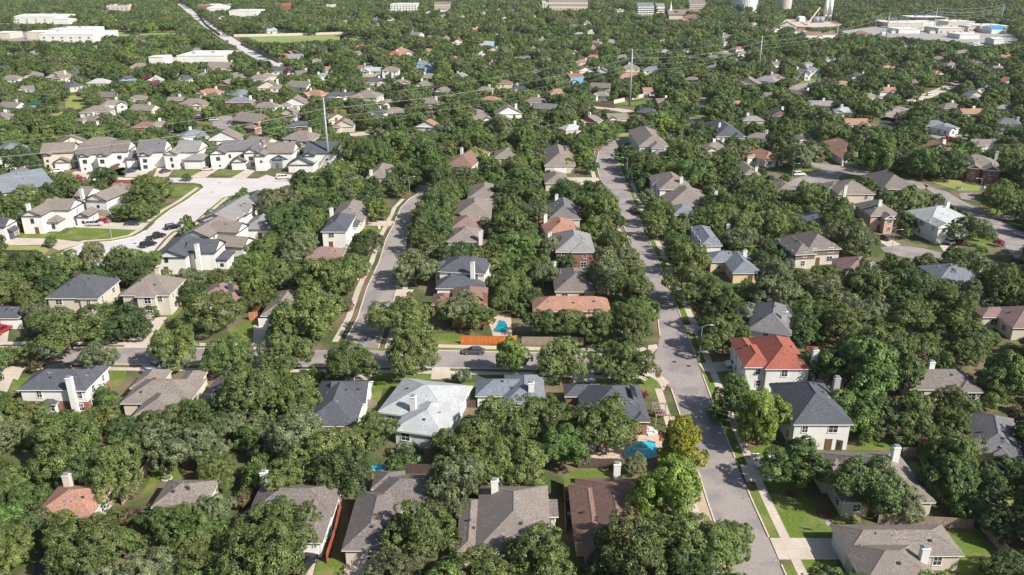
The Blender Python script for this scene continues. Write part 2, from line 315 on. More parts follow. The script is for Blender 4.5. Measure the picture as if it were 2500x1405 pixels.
# pavements, verges, kerbs of the two near streets
KERB = mat('kerb_concrete', (0.60, 0.52, 0.43), 0.9, 0.1, 2)
def runs(edge, cuts):     # split a picture polyline at the rows given
    pts = []
    for a, b in zip(edge[:-1], edge[1:]):
        for k in range(8): pts.append((a[0]+(b[0]-a[0])*k/8, a[1]+(b[1]-a[1])*k/8))
    pts.append(edge[-1]); out = []; cur = []
    for p in pts:
        if any(y0 < p[1] < y1 for y0, y1 in cuts):
            if len(cur) > 1: out.append(cur)
            cur = []
        else: cur.append(p)
    if len(cur) > 1: out.append(cur)
    return out
for r in runs(RR[:13], [(1318,1372), (1140,1176), (876,905), (790,812), (560,572), (445,462)]): strip('kerb', r, 0.0, 0.22, 0.0, KERB, 0.14); strip('verge', r, 0.24, 1.75, 0.03, LAWN)
strip('pavement', RR[:13], 1.75, 3.15, 0.05, CONC, vis=True)
for r in runs(RL, [(1405, 1500)]): strip('kerb', r, -0.22, 0.0, 0.0, KERB, 0.14)
strip('gravel_verge', RL[1:5], -1.9, -0.24, 0.03, GRAV); strip('pavement', RL[1:], -3.3, -1.9, 0.05, CONC, vis=True)
for r in runs(RL2[1:12], [(600, 700)]): strip('kerb', r, -0.22, 0.0, 0.0, KERB, 0.14)
strip('pavement', RL2[2:12], -3.0, -1.5, 0.05, CONC)
strip('kerb', XT[5:9], -0.22, 0.0, 0.0, KERB, 0.14); strip('verge', XT[4:9], -1.5, -0.24, 0.03, LAWN); strip('pavement', XT[5:10], -3.1, -1.5, 0.05, CONC, vis=True)
strip('pavement', XT[:4], -2.8, -1.3, 0.05, CONC); strip('kerb', XT[:4], -0.22, 0.0, 0.0, KERB, 0.14)
strip('kerb', XB[:-4], 0.0, 0.22, 0.0, KERB, 0.14); strip('pavement', XB[:-2], 1.4, 2.8, 0.05, CONC)
strip('kerb', ML, -0.22, 0.0, 0.0, KERB, 0.14); strip('pavement', ML[:-1], -2.9, -1.5, 0.05, CONC, vis=True)
strip('kerb', MR, 0.0, 0.22, 0.0, KERB, 0.14); strip('pavement', MR, 1.5, 2.8, 0.05, CONC)
for e in (q('M1', 620,985, 820,915, 1060,900, 1280,855, 1390,795), q('M1', 1480,712, 1620,602, 1760,520, 1900,420, 1945,385)):
    strip('kerb', e, -0.22, 0.0, 0.0, KERB, 0.14); strip('verge', e, -1.6, -0.24, 0.035, LAWN); strip('pavement', e, -3.1, -1.6, 0.075, CONC)
e = q('M1', 1180,1085, 1440,1010, 1560,870, 1640,800, 1820,730, 1960,610, 2120,480)
strip('kerb', e, 0.0, 0.22, 0.0, KERB, 0.14); strip('pavement', e, 1.0, 2.3, 0.06, CONC)
area('pavement_corner', q('Z3', 1175,700, 1245,690, 1255,720, 1210,765, 1165,770), 0.055, CONC)
area('pavement_corner', q('Z3', 1090,925, 1210,925, 1290,955, 1350,1010, 1300,1080, 1250,1000, 1190,960, 1090,945), 0.052, CONC)
area('tactile_paving', q('Z3', 1225,955, 1262,945, 1290,965, 1250,978), 0.08, mat('tactile_brick', (0.5, 0.2, 0.15), 0.9, 0.1, 4), False)
area('stop_line', q('Z2', 765,662, 888,662, 890,670, 765,670), 0.03, mat('road_paint', (0.8, 0.79, 0.76), 0.7), False)
# drives
for k, P in [('B4', (30,1090, 560,1095, 660,1275, 110,1275)), ('C', (1030,430, 1380,440, 1480,560, 1480,620, 1110,640)), ('Z3', (1590,850, 1990,820, 2010,900, 1700,925, 1640,915)),
             ('Z1', (1230,470, 1400,462, 1230,715, 1030,715)), ('Z1', (-200,870, 220,862, 150,990, 110,980, 60,1090, -200,1300)), ('Z1', (0,540, 80,540, 60,690, 0,700)), ('Z2', (0,520, 130,520, 190,640, 150,725, -10,735)),
             ('M2', (1040,700, 1340,705, 1300,755, 1030,745)), ('Z2', (1190,232, 1340,232, 1300,290, 1170,285)), ('Z2', (1490,890, 1640,885, 1650,985, 1480,985)), ('Z2', (780,900, 1000,895, 975,990, 790,990)),
             ('Z1', (1180,860, 1400,855, 1380,990, 1250,1000)), ('Z3', (545,940, 720,935, 735,1010, 545,1010)), ('B2', (340,1225, 540,1225, 495,1420, 300,1420)),
             ('M1', (700,740, 840,712, 1420,722, 1350,792, 720,765)), ('M1', (160,865, 520,875, 820,912, 560,985, 430,935, 0,935, 0,900)), ('Z3', (1470,530, 1620,525, 1620,590, 1500,590)),
             ('M1', (520,215, 620,225, 560,275, 480,262)), ('M1', (730,215, 860,215, 790,290, 640,285)), ('M1', (1230,215, 1440,215, 1360,285, 1190,285)), ('M1', (1500,200, 1660,200, 1600,285, 1460,285)), ('M1', (1960,205, 2100,200, 1960,290, 1800,290)), ('M1', (2360,205, 2470,195, 2340,300, 2190,300)),
             ('M2', (215,250, 370,262, 330,330, 190,330)), ('M4', (1090,830, 1290,930, 1160,950, 1090,910)), ('M4', (1650,930, 1830,950, 1800,1000, 1690,990)), ('M4', (2070,345, 2200,345, 2190,400, 2080,395)), ('M4', (2150,660, 2459,640, 2459,690, 2240,690)),
             ('T1', (1820,900, 1920,910, 1900,975, 1850,975)), ('M3', (560,290, 860,290, 880,320, 600,380)), ('M2', (1500,355, 1740,375, 1700,410, 1560,440)), ('B2', (760,1320, 1000,1300, 1000,1420, 770,1420)), ('B1', (330,1200, 470,1195, 480,1420, 270,1420))]:
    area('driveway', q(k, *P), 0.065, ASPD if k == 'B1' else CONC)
# lawns
for k, P, m in [('B4', (0,612, 250,612, 320,720, 430,800, 470,900, 800,900, 800,960, 540,965, 570,1090, 150,1092), LAWN), ('B4', (235,1275, 590,1275, 650,1420, 280,1420), LAWN), ('C', (1110,250, 1400,180, 1420,430, 1180,432), LAWN),
             ('Z3', (720,945, 1150,950, 1250,990, 1300,1130, 1180,1130, 1050,1000, 740,1010), LAWN), ('Z3', (1720,925, 1880,920, 1930,990, 1760,1030), LAWN), ('Z2', (960,1000, 1200,1000, 1210,1050, 1080,1060, 1050,1170, 930,1170), LAWN),
             ('Z2', (1400,600, 1740,600, 1740,690, 1560,700, 1420,650), LAWN), ('Z2', (1000,920, 1480,925, 1480,985, 1300,990, 1000,985), LAWN), ('Z2', (1690,1020, 1850,1010, 1850,1170, 1680,1170), LAWN), ('Z1', (900,900, 1060,900, 1050,980, 990,1050, 905,1050), LAWN), ('Z1', (100,1000, 245,955, 200,1080, 80,1120), LAWN),
             ('Z1', (1420,440, 1530,355, 1560,360, 1330,600, 1235,670), LAWN), ('Z1', (1900,560, 2159,480, 2159,660, 2020,680, 1950,640), LAWN), ('M1', (170,865, 200,815, 620,825, 700,768, 1330,785, 1290,830, 1080,880, 860,900, 640,880), LAWN), ('M1', (1640,375, 1900,360, 1880,400, 1790,465, 1630,468), LAWN),
             ('M1', (1470,590, 1690,530, 1560,640, 1480,638), LAWN), ('M1', (870,700, 1020,680, 1400,690, 1360,725, 1040,715), LAWN), ('M1', (1960,610, 2110,480, 2290,455, 2280,500, 2180,520), LAWN), ('M1', (1030,230, 1190,190, 1200,270, 1060,272), LAWN), ('M1', (1620,265, 1700,230, 1930,210, 1860,260), LAWN), ('M1', (2030,270, 2110,225, 2350,205, 2230,272), LAWN),
             ('M1', (0,935, 420,940, 470,980, 400,1040, 340,1030, 0,1000), DRY), ('M2', (1060,650, 1250,690, 1310,590, 1330,610, 1280,705, 1060,700), LAWN), ('M2', (990,770, 1230,755, 1240,800, 1180,830, 990,800), LAWN), ('M3', (700,570, 800,540, 760,620), LAWN), ('M3', (1390,780, 1500,720, 1560,740, 1530,800, 1420,840), LAWN),
             ('M4', (170,150, 320,200, 450,215, 420,250, 280,245, 200,200), LAWN), ('M4', (600,90, 690,95, 780,130, 760,150, 610,130), LAWN), ('M4', (1190,190, 1330,210, 1500,270, 1560,290, 1400,310, 1200,240), LAWN), ('M4', (740,280, 940,260, 960,330, 800,340), LAWN), ('M4', (1560,300, 1700,280, 1900,320, 2060,370, 2030,415, 1850,415, 1700,370, 1590,335), DRY), ('M4', (2030,520, 2110,520, 2260,600, 2350,620, 2200,635, 2060,570), LAWN), ('M4', (2290,700, 2459,690, 2459,770, 2330,730), LAWN),
             ('M4', (1850,900, 2000,860, 2150,900, 2190,960, 1900,940), LAWN), ('Z4', (2020,745, 2140,745, 2140,810, 2020,790), LAWN), ('B4', (640,345, 1220,350, 1200,300, 900,260, 760,330), LAWN), ('B4', (1620,440, 1760,450, 1880,540, 1680,500), DRY), ('B4', (1560,1020, 1800,1010, 2080,1420, 1640,1420), LAWN), ('B4', (1930,740, 2100,700, 2150,850, 1960,840), DRY), ('B4', (1200,430, 1280,450, 1460,740, 1430,760), LAWN),
             ('B3', (460,570, 590,510, 880,515, 880,580, 530,590, 525,680, 470,700), LAWN), ('B2', (540,1300, 620,1260, 740,1280, 760,1420, 500,1420), LAWN), ('B1', (1180,760, 1320,500, 1560,480, 1540,580, 1330,620, 1290,700), LAWN), ('T1', (465,700, 640,690, 600,790, 480,800), DRY), ('T1', (780,1225, 920,1220, 900,1280, 790,1270), LAWN),
             ('T1', (640,205, 880,205, 1000,240, 1280,215, 1300,250, 900,265, 690,255), FAIR), ('T1', (1790,265, 2080,262, 2500,255, 2500,290, 2150,310, 1880,310), FAIR), ('T2', (0,262, 200,268, 215,300, 0,290), FAIR), ('T2', (10,790, 110,790, 110,830, 0,830), LAWN), ('T2', (60,940, 250,925, 250,955, 70,965), LAWN), ('T2', (540,500, 700,508, 690,525, 545,520), LAWN), ('T2', (2000,750, 2230,735, 2220,760, 2020,770), LAWN),
             ('T2', (2090,530, 2300,525, 2280,550, 2110,545), DRY), ('T2', (1860,1010, 1980,1000, 2000,960, 2190,945, 2110,980, 1890,1040), DRY), ('T3', (1820,940, 1940,965, 1920,985, 1830,980), LAWN), ('T3', (1310,840, 1420,860, 1400,895, 1320,890), DRY), ('T3', (2330,955, 2420,955, 2410,985, 2330,985), LAWN), ('T3', (860,575, 1050,555, 1030,580, 880,610), LAWN), ('T1', (1470,870, 1530,890, 1520,910, 1470,905), LAWN), ('T1', (360,815, 470,815, 450,850, 370,860), DRY), ('T1', (1900,960, 1950,920, 1990,920, 1960,980), LAWN), ('M3', (700,220, 800,225, 790,245, 700,245), LAWN), ('T3', (60,835, 210,825, 200,855, 70,850), LAWN)]:
    area('lawn', q(k, *P), 0.022 if m is LAWN else 0.018, m, True, False)
for (x, y, r) in [(1932,1206,15), (2015,1254,24), (1650,1160,10)]:
    c = G(x, y); rr = r/SPX(y); sheet('tree_bed', [(c.x+rr*math.cos(t*.35), c.y+rr*math.sin(t*.35)) for t in range(18)], 0.06, MULCH, True)
area('plaza', q('T3', 780,140, 1160,160, 1180,190, 1000,200, 700,190), 0.02, CONC); area('substation_yard', q('T3', 1180,225, 1500,185, 2050,190, 2300,210, 2500,300, 2300,330, 1500,270, 1200,250), 0.02, mat('yard_gravel', (0.34,0.33,0.31), 0.9, 0.15, 0.5))
area('car_park', q('T1', 0,240, 230,235, 300,280, 260,300, 0,300), 0.02, ASPH); area('car_park', q('T1', 130,145, 480,140, 480,165, 150,165), 0.02, CROAD); area('car_park', q('T1', 1150,420, 1640,400, 1640,430, 1180,450), 0.02, CONC)
# ------------------------------------------------------------------ houses
WCACHE = {}
def window_data(ww, hh, trim):
    k = (round(ww, 2), round(hh, 2), trim.name)
    if k not in WCACHE:
        m = MB(); t = 0.09; d0, d1 = -0.03, 0.07
        m.box(-ww/2-t, -ww/2, -d1, -d0, 0, hh); m.box(ww/2, ww/2+t, -d1, -d0, 0, hh); m.box(-ww/2-t, ww/2+t, -d1, -d0, hh, hh+t); m.box(-ww/2-t-.04, ww/2+t+.04, -d1-.05, -d0, -t, 0)
        m.box(-.025, .025, -.045, -d0, 0, hh); m.box(-ww/2, ww/2, -.04, -d0, hh*.5-.025, hh*.5+.025)
        p = MB(); p.box(-ww/2, ww/2, -.025, .05, 0, hh)
        WCACHE[k] = (m.mesh('window', trim), p.mesh('pane', GLASS))
    return WCACHE[k]
def add_window(root, x, y, z, rz, ww=1.0, hh=1.3, trim=None):
    a, b = window_data(ww, hh, trim or TRIM)
    o = link('window', a, root); o.location = (x, y, z); o.rotation_euler = (0, 0, rz)
    link('pane', b, o)
class Blk: pass
RIDGE = {}
def roof_geom(mb, rb, b, cap):
    hw, hd = b.w/2, b.d/2; cx, cy = b.x, b.y; z = b.ze; p = b.pitch
    c = [(cx-hw, cy-hd, z), (cx+hw, cy-hd, z), (cx+hw, cy+hd, z), (cx-hw, cy+hd, z)]
    if b.kind == 'h':
        if b.w >= b.d: h = hd*p; r = [(cx-hw+hd, cy, z+h), (cx+hw-hd, cy, z+h)]; fs = [(0,1,5,4), (1,2,5), (2,3,4,5), (3,0,4)]; ed = [(0,4),(1,5),(2,5),(3,4),(4,5)]
        else: h = hw*p; r = [(cx, cy-hd+hw, z+h), (cx, cy+hd-hw, z+h)]; fs = [(0,1,4), (1,2,5,4), (2,3,5), (3,0,4,5)]; ed = [(0,4),(1,4),(2,5),(3,5),(4,5)]
        if abs(b.w-b.d) < .05: r[1] = (r[1][0]+.03, r[1][1]+.03, r[1][2])
    elif b.kind == 'x':   # ridge along x, gables at the ends
        h = hd*p; r = [(cx-hw, cy, z+h), (cx+hw, cy, z+h)]; fs = [(0,1,5,4), (2,3,4,5)]; ed = [(4,5)]
    elif b.kind == 'y':
        h = hw*p; r = [(cx, cy-hd, z+h), (cx, cy+hd, z+h)]; fs = [(1,2,5,4), (3,0,4,5)]; ed = [(4,5)]
    else:                 # nearly flat, falling away from the viewer
        h = .25; r = [(cx-hw, cy-hd, z+h), (cx+hw, cy-hd, z+h)]; c = c; fs = [(4,5,2,3)]; ed = []
        mb.add(c+r, fs); mb.add([c[0], c[1], r[1], r[0]], [(0,1,2,3)]); b.h = h; return
    b.h = h; V = c+r; mb.add(V, fs)
    # shingle thickness at the eaves
    for i in range(4):
        a, d = c[i], c[(i+1) % 4]
        if b.kind == 'x' and i in (1, 3): continue
        if b.kind == 'y' and i in (0, 2): continue
        mb.add([a, d, (d[0], d[1], d[2]-.07), (a[0], a[1], a[2]-.07)], [(0, 3, 2, 1)])
    if cap:
        for i, j in ed:
            A, B = Vector(V[i]), Vector(V[j])
            if (B-A).length < .3: continue
            n = (B-A).cross(Vector((0, 0, 1))).normalized()*.13; u = Vector((0, 0, .035)); dn = Vector((0, 0, -.03))
            rb.add([A-n+dn, A+n+dn, B+n+dn, B-n+dn, A+u, B+u], [(0,4,5,3), (1,2,5,4)])
def roofz(b, x, y):
    dx = b.w/2-abs(x-b.x); dy = b.d/2-abs(y-b.y)
    if dx < 0 or dy < 0: return -1
    if b.kind == 'h': return b.ze+b.pitch*min(dx, dy)
    if b.kind == 'x': return b.ze+b.pitch*dy
    if b.kind == 'y': return b.ze+b.pitch*dx
    return b.ze+b.h*(0.5-(y-b.y)/b.d)
NH = [0]
def house(name, roof, wall, blocks, lm=None, label=None, cat='house', ch=None, near=True, gd=None, wl=0.62, trim=TRIM, brick=None, vis=0.35, wins=True, pitch=0.5, rz=None, at=None, vents=5, visall=None, group=None):
    """blocks: (A, B, C, eave height, kind): A, B ends of the near eave, C any point of the far eave (plan read in picture px)"""
    NH[0] += 1; rs = random.Random(NH[0]*13+5)
    bl = []
    for i, t in enumerate(blocks):
        A, B, C, ze, kind = t[:5]; A, B, C = G(*A, ze), G(*B, ze), G(*C, ze)
        if i == 0:
            ex = (B-A); ex.z = 0; L = ex.length; ex.normalize()
            if near and abs(ex.y) < 0.12: ex = Vector((1, 0, 0))
            ey = Vector((-ex.y, ex.x, 0)); org = (A+B)/2+ey*((C-A).dot(ey)/2); org.z = 0
        b = Blk(); b.w = abs((B-A).dot(ex)); b.d = max(2.5, abs((C-(A+B)/2).dot(ey))); mid = (A+B)/2+ey*b.d/2-org
        b.x, b.y = mid.dot(ex), mid.dot(ey); b.ze = ze+i*0.017; b.kind = kind; b.pitch = t[5] if len(t) > 5 else pitch; bl.append(b)
    root = empty(name, org, math.atan2(ex.y, ex.x))
    mb = MB(); rb = MB(); fb = MB(); wb = MB(); kb = MB()
    for i, b in enumerate(bl):
        roof_geom(mb, rb, b, near)
        oh = 0.42+i*0.012; hw, hd = b.w/2-oh, b.d/2-oh; zt = b.ze-.10
        x0, x1, y0, y1 = b.x-hw, b.x+hw, b.y-hd, b.y+hd; b.wr = (x0, x1, y0, y1)
        V = [(x0,y0,0),(x1,y0,0),(x1,y1,0),(x0,y1,0),(x0,y0,zt),(x1,y0,zt),(x1,y1,zt),(x0,y1,zt)]
        wb.add(V, [(0,1,5,4),(1,2,6,5),(2,3,7,6),(3,0,4,7)])
        if b.kind == 'x':
            for xx in (x0, x1): wb.add([(xx, y0, zt), (xx, y1, zt), (xx, y1, zt+.08), (xx, b.y, zt+.08+hd*b.pitch), (xx, y0, zt+.08)], [(0,1,2,3,4)])
        if b.kind == 'y':
            for yy in (y0, y1): wb.add([(x0, yy, zt), (x1, yy, zt), (x1, yy, zt+.08), (b.x, yy, zt+.08+hw*b.pitch), (x0, yy, zt+.08)], [(0,1,2,3,4)])
        # soffit and fascia
        e = b.ze-.075; X0, X1, Y0, Y1 = b.x-b.w/2+.012, b.x+b.w/2-.012, b.y-b.d/2+.012, b.y+b.d/2-.012
        fb.box(X0, X1, Y0, Y0+.07, e-.19, e); fb.box(X0, X1, Y1-.07, Y1, e-.19, e); fb.box(X0, X0+.07, Y0+.07, Y1-.07, e-.19, e); fb.box(X1-.07, X1, Y0+.07, Y1-.07, e-.19, e)
        fb.add([(X0+.07,Y0+.07,e-.15),(X1-.07,Y0+.07,e-.15),(X1-.07,Y1-.07,e-.15),(X0+.07,Y1-.07,e-.15)], [(3,2,1,0)])
        if b.kind in 'xy' and near:       # barge boards
            for sg in (-1, 1):
                for s2 in (-1, 1):
                    if b.kind == 'x': P0 = Vector((b.x+sg*(b.w/2-.02), b.y+s2*b.d/2, b.ze-.05)); P1 = Vector((b.x+sg*(b.w/2-.02), b.y, b.ze+b.h-.05)); n = Vector((.05*sg, 0, 0))
                    else: P0 = Vector((b.x+s2*b.w/2, b.y+sg*(b.d/2-.02), b.ze-.05)); P1 = Vector((b.x, b.y+sg*(b.d/2-.02), b.ze+b.h-.05)); n = Vector((0, .05*sg, 0))
                    u = Vector((0, 0, -.2)); fb.add([P0, P1, P1+u, P0+u, P0+n, P1+n, P1+u+n, P0+u+n], [(0,1,2,3),(4,7,6,5),(0,4,5,1),(3,2,6,7)])
        if brick and b.ze > 4:
            g = 0.006+i*.002; V = [(x0-g,y0-g,0),(x1+g,y0-g,0),(x1+g,y1+g,0),(x0-g,y1+g,0),(x0-g,y0-g,2.7),(x1+g,y0-g,2.7),(x1+g,y1+g,2.7),(x0-g,y1+g,2.7)]
            kb.add(V, [(0,1,5,4),(1,2,6,5),(2,3,7,6),(3,0,4,7)])
        mark_gnd([PR(*(org+ex*(b.x+sx*(b.w/2+.3))+ey*(b.y+sy*(b.d/2+.3)))) for sx, sy in ((-1,-1),(1,-1),(1,1),(-1,1))])
        zlo = b.ze*(1-vis); pts = []
        for sx, sy in ((-1,-1),(1,-1),(1,1),(-1,1)):
            wp = org+ex*(b.x+sx*b.w/2)+ey*(b.y+sy*b.d/2); pts.append(PR(wp.x, wp.y, b.ze))
            if sy < 0: pts.append(PR(wp.x, wp.y, zlo))
        wp = org+ex*b.x+ey*b.y; pts.append(PR(wp.x, wp.y, b.ze+b.h*.9)); mark_vis(hull(pts), wp.y-b.d*.3)
    ro = mb.build('roof', roofmat(roof), root)
    if near and rb.v: rb.build('ridge_cap', roofmat(roof), ro)
    wb.build('wall', wallmat(wall), root)
    if kb.v: kb.build('brick_wall', wallmat(brick), root)
    fb.build('fascia', trim, root)
    def inside(x, y, me):
        return any(b is not me and b.wr[0]-.1 < x < b.wr[1]+.1 and b.wr[2]-.1 < y < b.wr[3]+.1 for b in bl)
    if wins:
        for i, b in enumerate(bl):
            x0, x1, y0, y1 = b.wr; st = [0.95] if b.ze < 4.2 else [0.95, 3.45]
            sides = [('f', x0, x1), ('l', y0, y1), ('r', y0, y1)]
            for s, a, c in sides:
                Ln = c-a
                if Ln < 2: continue
                if gd and gd[0] == i and gd[1] == s:
                    gw = min(4.9, Ln-.8); gm_ = MB(); gm_.box(-gw/2, gw/2, -.06, .02, 0, 2.15)
                    for k in range(1, 4): gm_.box(-gw/2+.05, gw/2-.05, -.075, -.05, 2.15*k/4-.02, 2.15*k/4+.02)
                    off = gd[2] if len(gd) > 2 else 0; g = gm_.build('garage_door', DOORW if len(gd) < 4 else DTRIM, root)
                    if s == 'f': g.location = ((a+c)/2+off, y0-.01, 0.02)
                    elif s == 'r': g.location = (x1+.01, (a+c)/2+off, 0.02); g.rotation_euler = (0, 0, math.pi/2)
                    else: g.location = (x0-.01, (a+c)/2+off, 0.02); g.rotation_euler = (0, 0, -math.pi/2)
                dx_ = None
                if near and i == 0 and s == 'f' and not (gd and gd[0] == 0 and gd[1] == 'f'):
                    dx_ = a+Ln*rs.choice([.34, .66])
                    if inside(dx_, y0-.4, b): dx_ = None
                    else:
                        dm_ = MB(); dm_.box(-.5, .5, -.05, .03, 0, 2.1); dm_.box(-.58, -.5, -.07, .03, 0, 2.18); dm_.box(.5, .58, -.07, .03, 0, 2.18); dr = dm_.build('door', DOORT, root); dr.location = (dx_, y0-.012, .03)
                        hm_ = MB(); hm_.box(.36, .42, -.10, -.05, .98, 1.08); hm_.build('handle', CAPM, dr)
                n = max(1, int(Ln/(5.2 if name == 'modern_house' else 4.1 if near else 5.5)))
                for z in st:
                    if gd and gd[0] == i and gd[1] == s and z < 2: continue
                    for k in range(n):
                        t = a+(k+.5+rs.uniform(-.12, .12))*Ln/n; ww = rs.choice([.9, 1.1, 1.5]) if near else 1.3; hh = rs.choice([1.2, 1.4]) if near else 1.3
                        if name == 'modern_house': ww, hh = rs.choice([(.7, .7), (.8, 1.3), (1.4, 1.3), (.6, .6)])
                        if s == 'f':
                            if inside(t, y0-.4, b) or (dx_ is not None and z < 2 and abs(t-dx_) < 1.5): continue
                            add_window(root, t, y0-.012, z, 0, ww, hh, trim if trim is not TRIM else None)
                        elif s == 'r' and rs.random() < .8:
                            if inside(x1+.4, t, b): continue
                            add_window(root, x1+.012, t, z, math.pi/2, ww*.9, hh, None)
                        elif s == 'l' and rs.random() < .8:
                            if inside(x0-.4, t, b): continue
                            add_window(root, x0-.012, t, z, -math.pi/2, ww*.9, hh, None)
    if near:
        for k in range(vents):
            b = rs.choice(bl[:2]); x = b.x+rs.uniform(-.3, .3)*b.w; y = b.y+rs.uniform(-.28, .05)*b.d; z = max(roofz(o_, x, y) for o_ in bl)
            v = MB()
            if k % 2: v.cyl((0, 0, -.2), (0, 0, .45), .05, .05, 6); o = v.build('vent_pipe', CAPM, ro)
            else: v.box(-.22, .22, -.2, .2, -.1, .16); o = v.build('roof_vent', BLACKM if rs.random() < .7 else CAPM, ro)
            o.location = (x, y, z)
        o = ro
    if ch:
        cx, cy, cc = ch[:3]; b = bl[0]; zz = b.ze+(ch[3] if len(ch) > 3 else 1.2); c = G(cx, cy, zz)-org; x, y = c.dot(ex), c.dot(ey)
        zr = max([roofz(o_, x, y) for o_ in bl]+[b.ze]); top = max(zr+1.5, max(o_.ze+o_.h for o_ in bl)+.45); sx = .52 if near else .62
        inside_house = zr > b.ze+.01; m = MB(); m.box(-sx, sx, -.42, .42, 0 if not inside_house else zr-1.2, top); m.box(-sx-.07, sx+.07, -.49, .49, top, top+.12)
        c_ = m.build('chimney', wallmat(cc), root if not inside_house else ro); c_.location = (x, y, 0)
        if near: m = MB(); m.box(-.3, .3, -.25, .25, top+.12, top+.3); m.box(-.38, .38, -.33, .33, top+.36, top+.42); m.box(-.03, .03, -.03, .03, top+.3, top+.36); m.build('chimney_cap', CAPM, c_) if not inside_house else m.build('chimney_cap', CAPM, ro)
        if near and inside_house: [setattr(o_, 'location', (x, y, 0)) for o_ in ro.children if o_.name.startswith('chimney_cap')]
    if label: tag(root, label, cat, group)
    if lm:
        landmark(lm, org.x, org.y, bl[0].ze)
    root['_px'] = PR(org.x, org.y, bl[0].ze); HOUSES.append(root)
    return root
HOUSES = []
def Q(k, *xy): return q(k, *xy)
def B(k, ax, ay, bx, by, cx, cy, ze=2.9, kind='h', *r):
    p = q(k, ax, ay, bx, by, cx, cy); return (p[0], p[1], p[2], ze, kind)+r
def P_(k, x, y): return q(k, x, y)[0]
def c_(k, x, y, col, *r): return P_(k, x, y)+(col,)+r
S2 = 5.3
H = house
# bottom right corner of the view
H('bungalow', 't', 'c', [B('B4',670,1205,1712,1270,800,975), B('B4',830,1490,1500,1490,1000,1130,3.0), B('B4',740,1240,960,1240,880,1120,2.95)], 'the lowest right bungalow', 'tan hipped bungalow in the bottom right corner, wide concrete drive on its left', ch=c_('B4',1335,1250,'w'), gd=(0,'l'), vis=.6, vents=5)
H('bungalow', 't', 'c', [B('B4',640,785,1445,787,900,362), B('B4',480,590,800,590,600,400,2.95)], 'the long tan bungalow with the screened patio', 'long tan bungalow with white fascia and a screened patio at its right end', ch=c_('B4',1085,440,'w'), vis=.3)
H('two_storey_house', 'c', 'w', [B('Z4',228,1355,740,1360,430,1018,S2), B('Z4',120,1160,500,1160,260,1015,S2-.1)], 'the cream house with the charcoal hipped roof', 'cream two-storey house with steep charcoal hipped roof right of the street', ch=c_('Z4',575,1110,'g',.3), vis=.9, pitch=.62)
H('two_storey_house', 'r', 'w', [B('Z4',-5,895,385,893,200,635,S2), B('Z4',-215,800,-40,800,-120,640,S2-.1), B('Z4',-180,880,60,880,0,700,S2-.05)], 'the orange-red roofed house', 'white two-storey house under a vivid orange-red roof beside the street', ch=c_('Z4',400,850,'w',.3), vis=.75, pitch=.6)
H('two_storey_house', 's', 'w', [B('Z4',-150,560,215,612,-30,350,S2), B('Z4',-240,450,-100,450,-150,345,S2-.1)], 'the dark grey house behind orange-red', 'white house with dark grey many-hipped roof just behind the orange-red one', ch=c_('Z4',148,500,'w',.8), vis=.4, pitch=.6)
H('bungalow', 's', 'c', [B('B4',1755,335,2186,420,2000,60), B('B4',1930,390,2080,400,2000,230,3.0,'h')], 'the dark grey right-edge bungalow', 'dark grey hipped bungalow with beige walls cut by the right edge', vis=.6)
H('bungalow', 'u', 'c', [B('Z4',1200,1060,1810,1070,1400,895), B('Z4',1620,1090,1830,1090,1750,990,2.8)], 'the taupe bungalow amid the right-hand oaks', 'taupe hipped bungalow sunk among oaks on the right, white chimney on its ridge', ch=c_('Z4',1375,905,'w'), vis=.0)
H('bungalow', 'k', 'w', [B('Z4',1215,555,1470,560,1330,455)], None, 'pale blue-grey roof glimpsed through the oaks right of the orange-red roofed house', vis=0, wins=False)
H('bungalow', 'p', 'c', [B('Z4',2060,545,2500,555,2200,380,3.2), B('Z4',1800,450,2100,470,1900,385,3.1)], 'the brown-roofed house at the right edge', 'cream house with reddish brown hipped roof cut by the right edge', vis=.8)
# first row, bottom centre
H('bungalow', 'b', 'c', [B('B3',650,1278,1290,1285,800,585,2.9,'h'), B('B3',560,1120,900,1120,700,640,2.95)], 'the brown-roofed bungalow', 'brown shingle-roofed bungalow in the bottom row nearest the street', ch=c_('B3',920,575,'w',.5), vis=.15, pitch=.48, vents=5)
H('bungalow', 't', 'c', [((1160,1345),(1348,1345),(1250,1185),3.0,'h'), ((1112,1352),(1172,1352),(1130,1218),2.6,'h'), ((1338,1262),(1364,1262),(1345,1220),2.7,'f')], 'the many-hipped tan bungalow', 'tan bungalow with many hips and a side lean-to, left of the brown-roofed one', ch=(1208,1200,'w',1.2), vis=.0, pitch=.5, vents=5)
H('bungalow', 'u', 'c', [((905,1235),(1081,1235),(1000,1160),3.0,'h'), ((833,1344),(960,1344),(890,1200),2.9,'h'), ((905,1195),(980,1195),(940,1150),3.0,'h')], 'the bungalow with the half-hidden front', 'taupe bungalow in the bottom row with right-end chimney and an oak over its front', ch=(1075,1212,'w',1.0), vis=.1, vents=4)
H('bungalow', 'u', 'w', [((600,1262),(812,1262),(700,1181),3.0,'h'), ((690,1325),(788,1325),(740,1200),2.95,'h')], 'the white-walled bungalow', 'taupe-roofed bungalow with bright white right wall and a tall white chimney behind', ch=(648,1182,'w',.4), vis=.3, gd=(1,'f'))
H('bungalow', 't', 'c', [((368,1238),(500,1240),(440,1172),2.9,'h')], 'the small grey roof by the leaning fence', 'small grey-tan roof among oaks right of the long slanting fence', vis=0)
H('bungalow', 'o', 'c', [((78,1262),(222,1262),(150,1185),2.9,'h')], 'the terracotta roof at lower left', 'faded terracotta roof with a tall stone chimney, lower left among oaks', ch=(168,1188,'s',.4), vis=0)
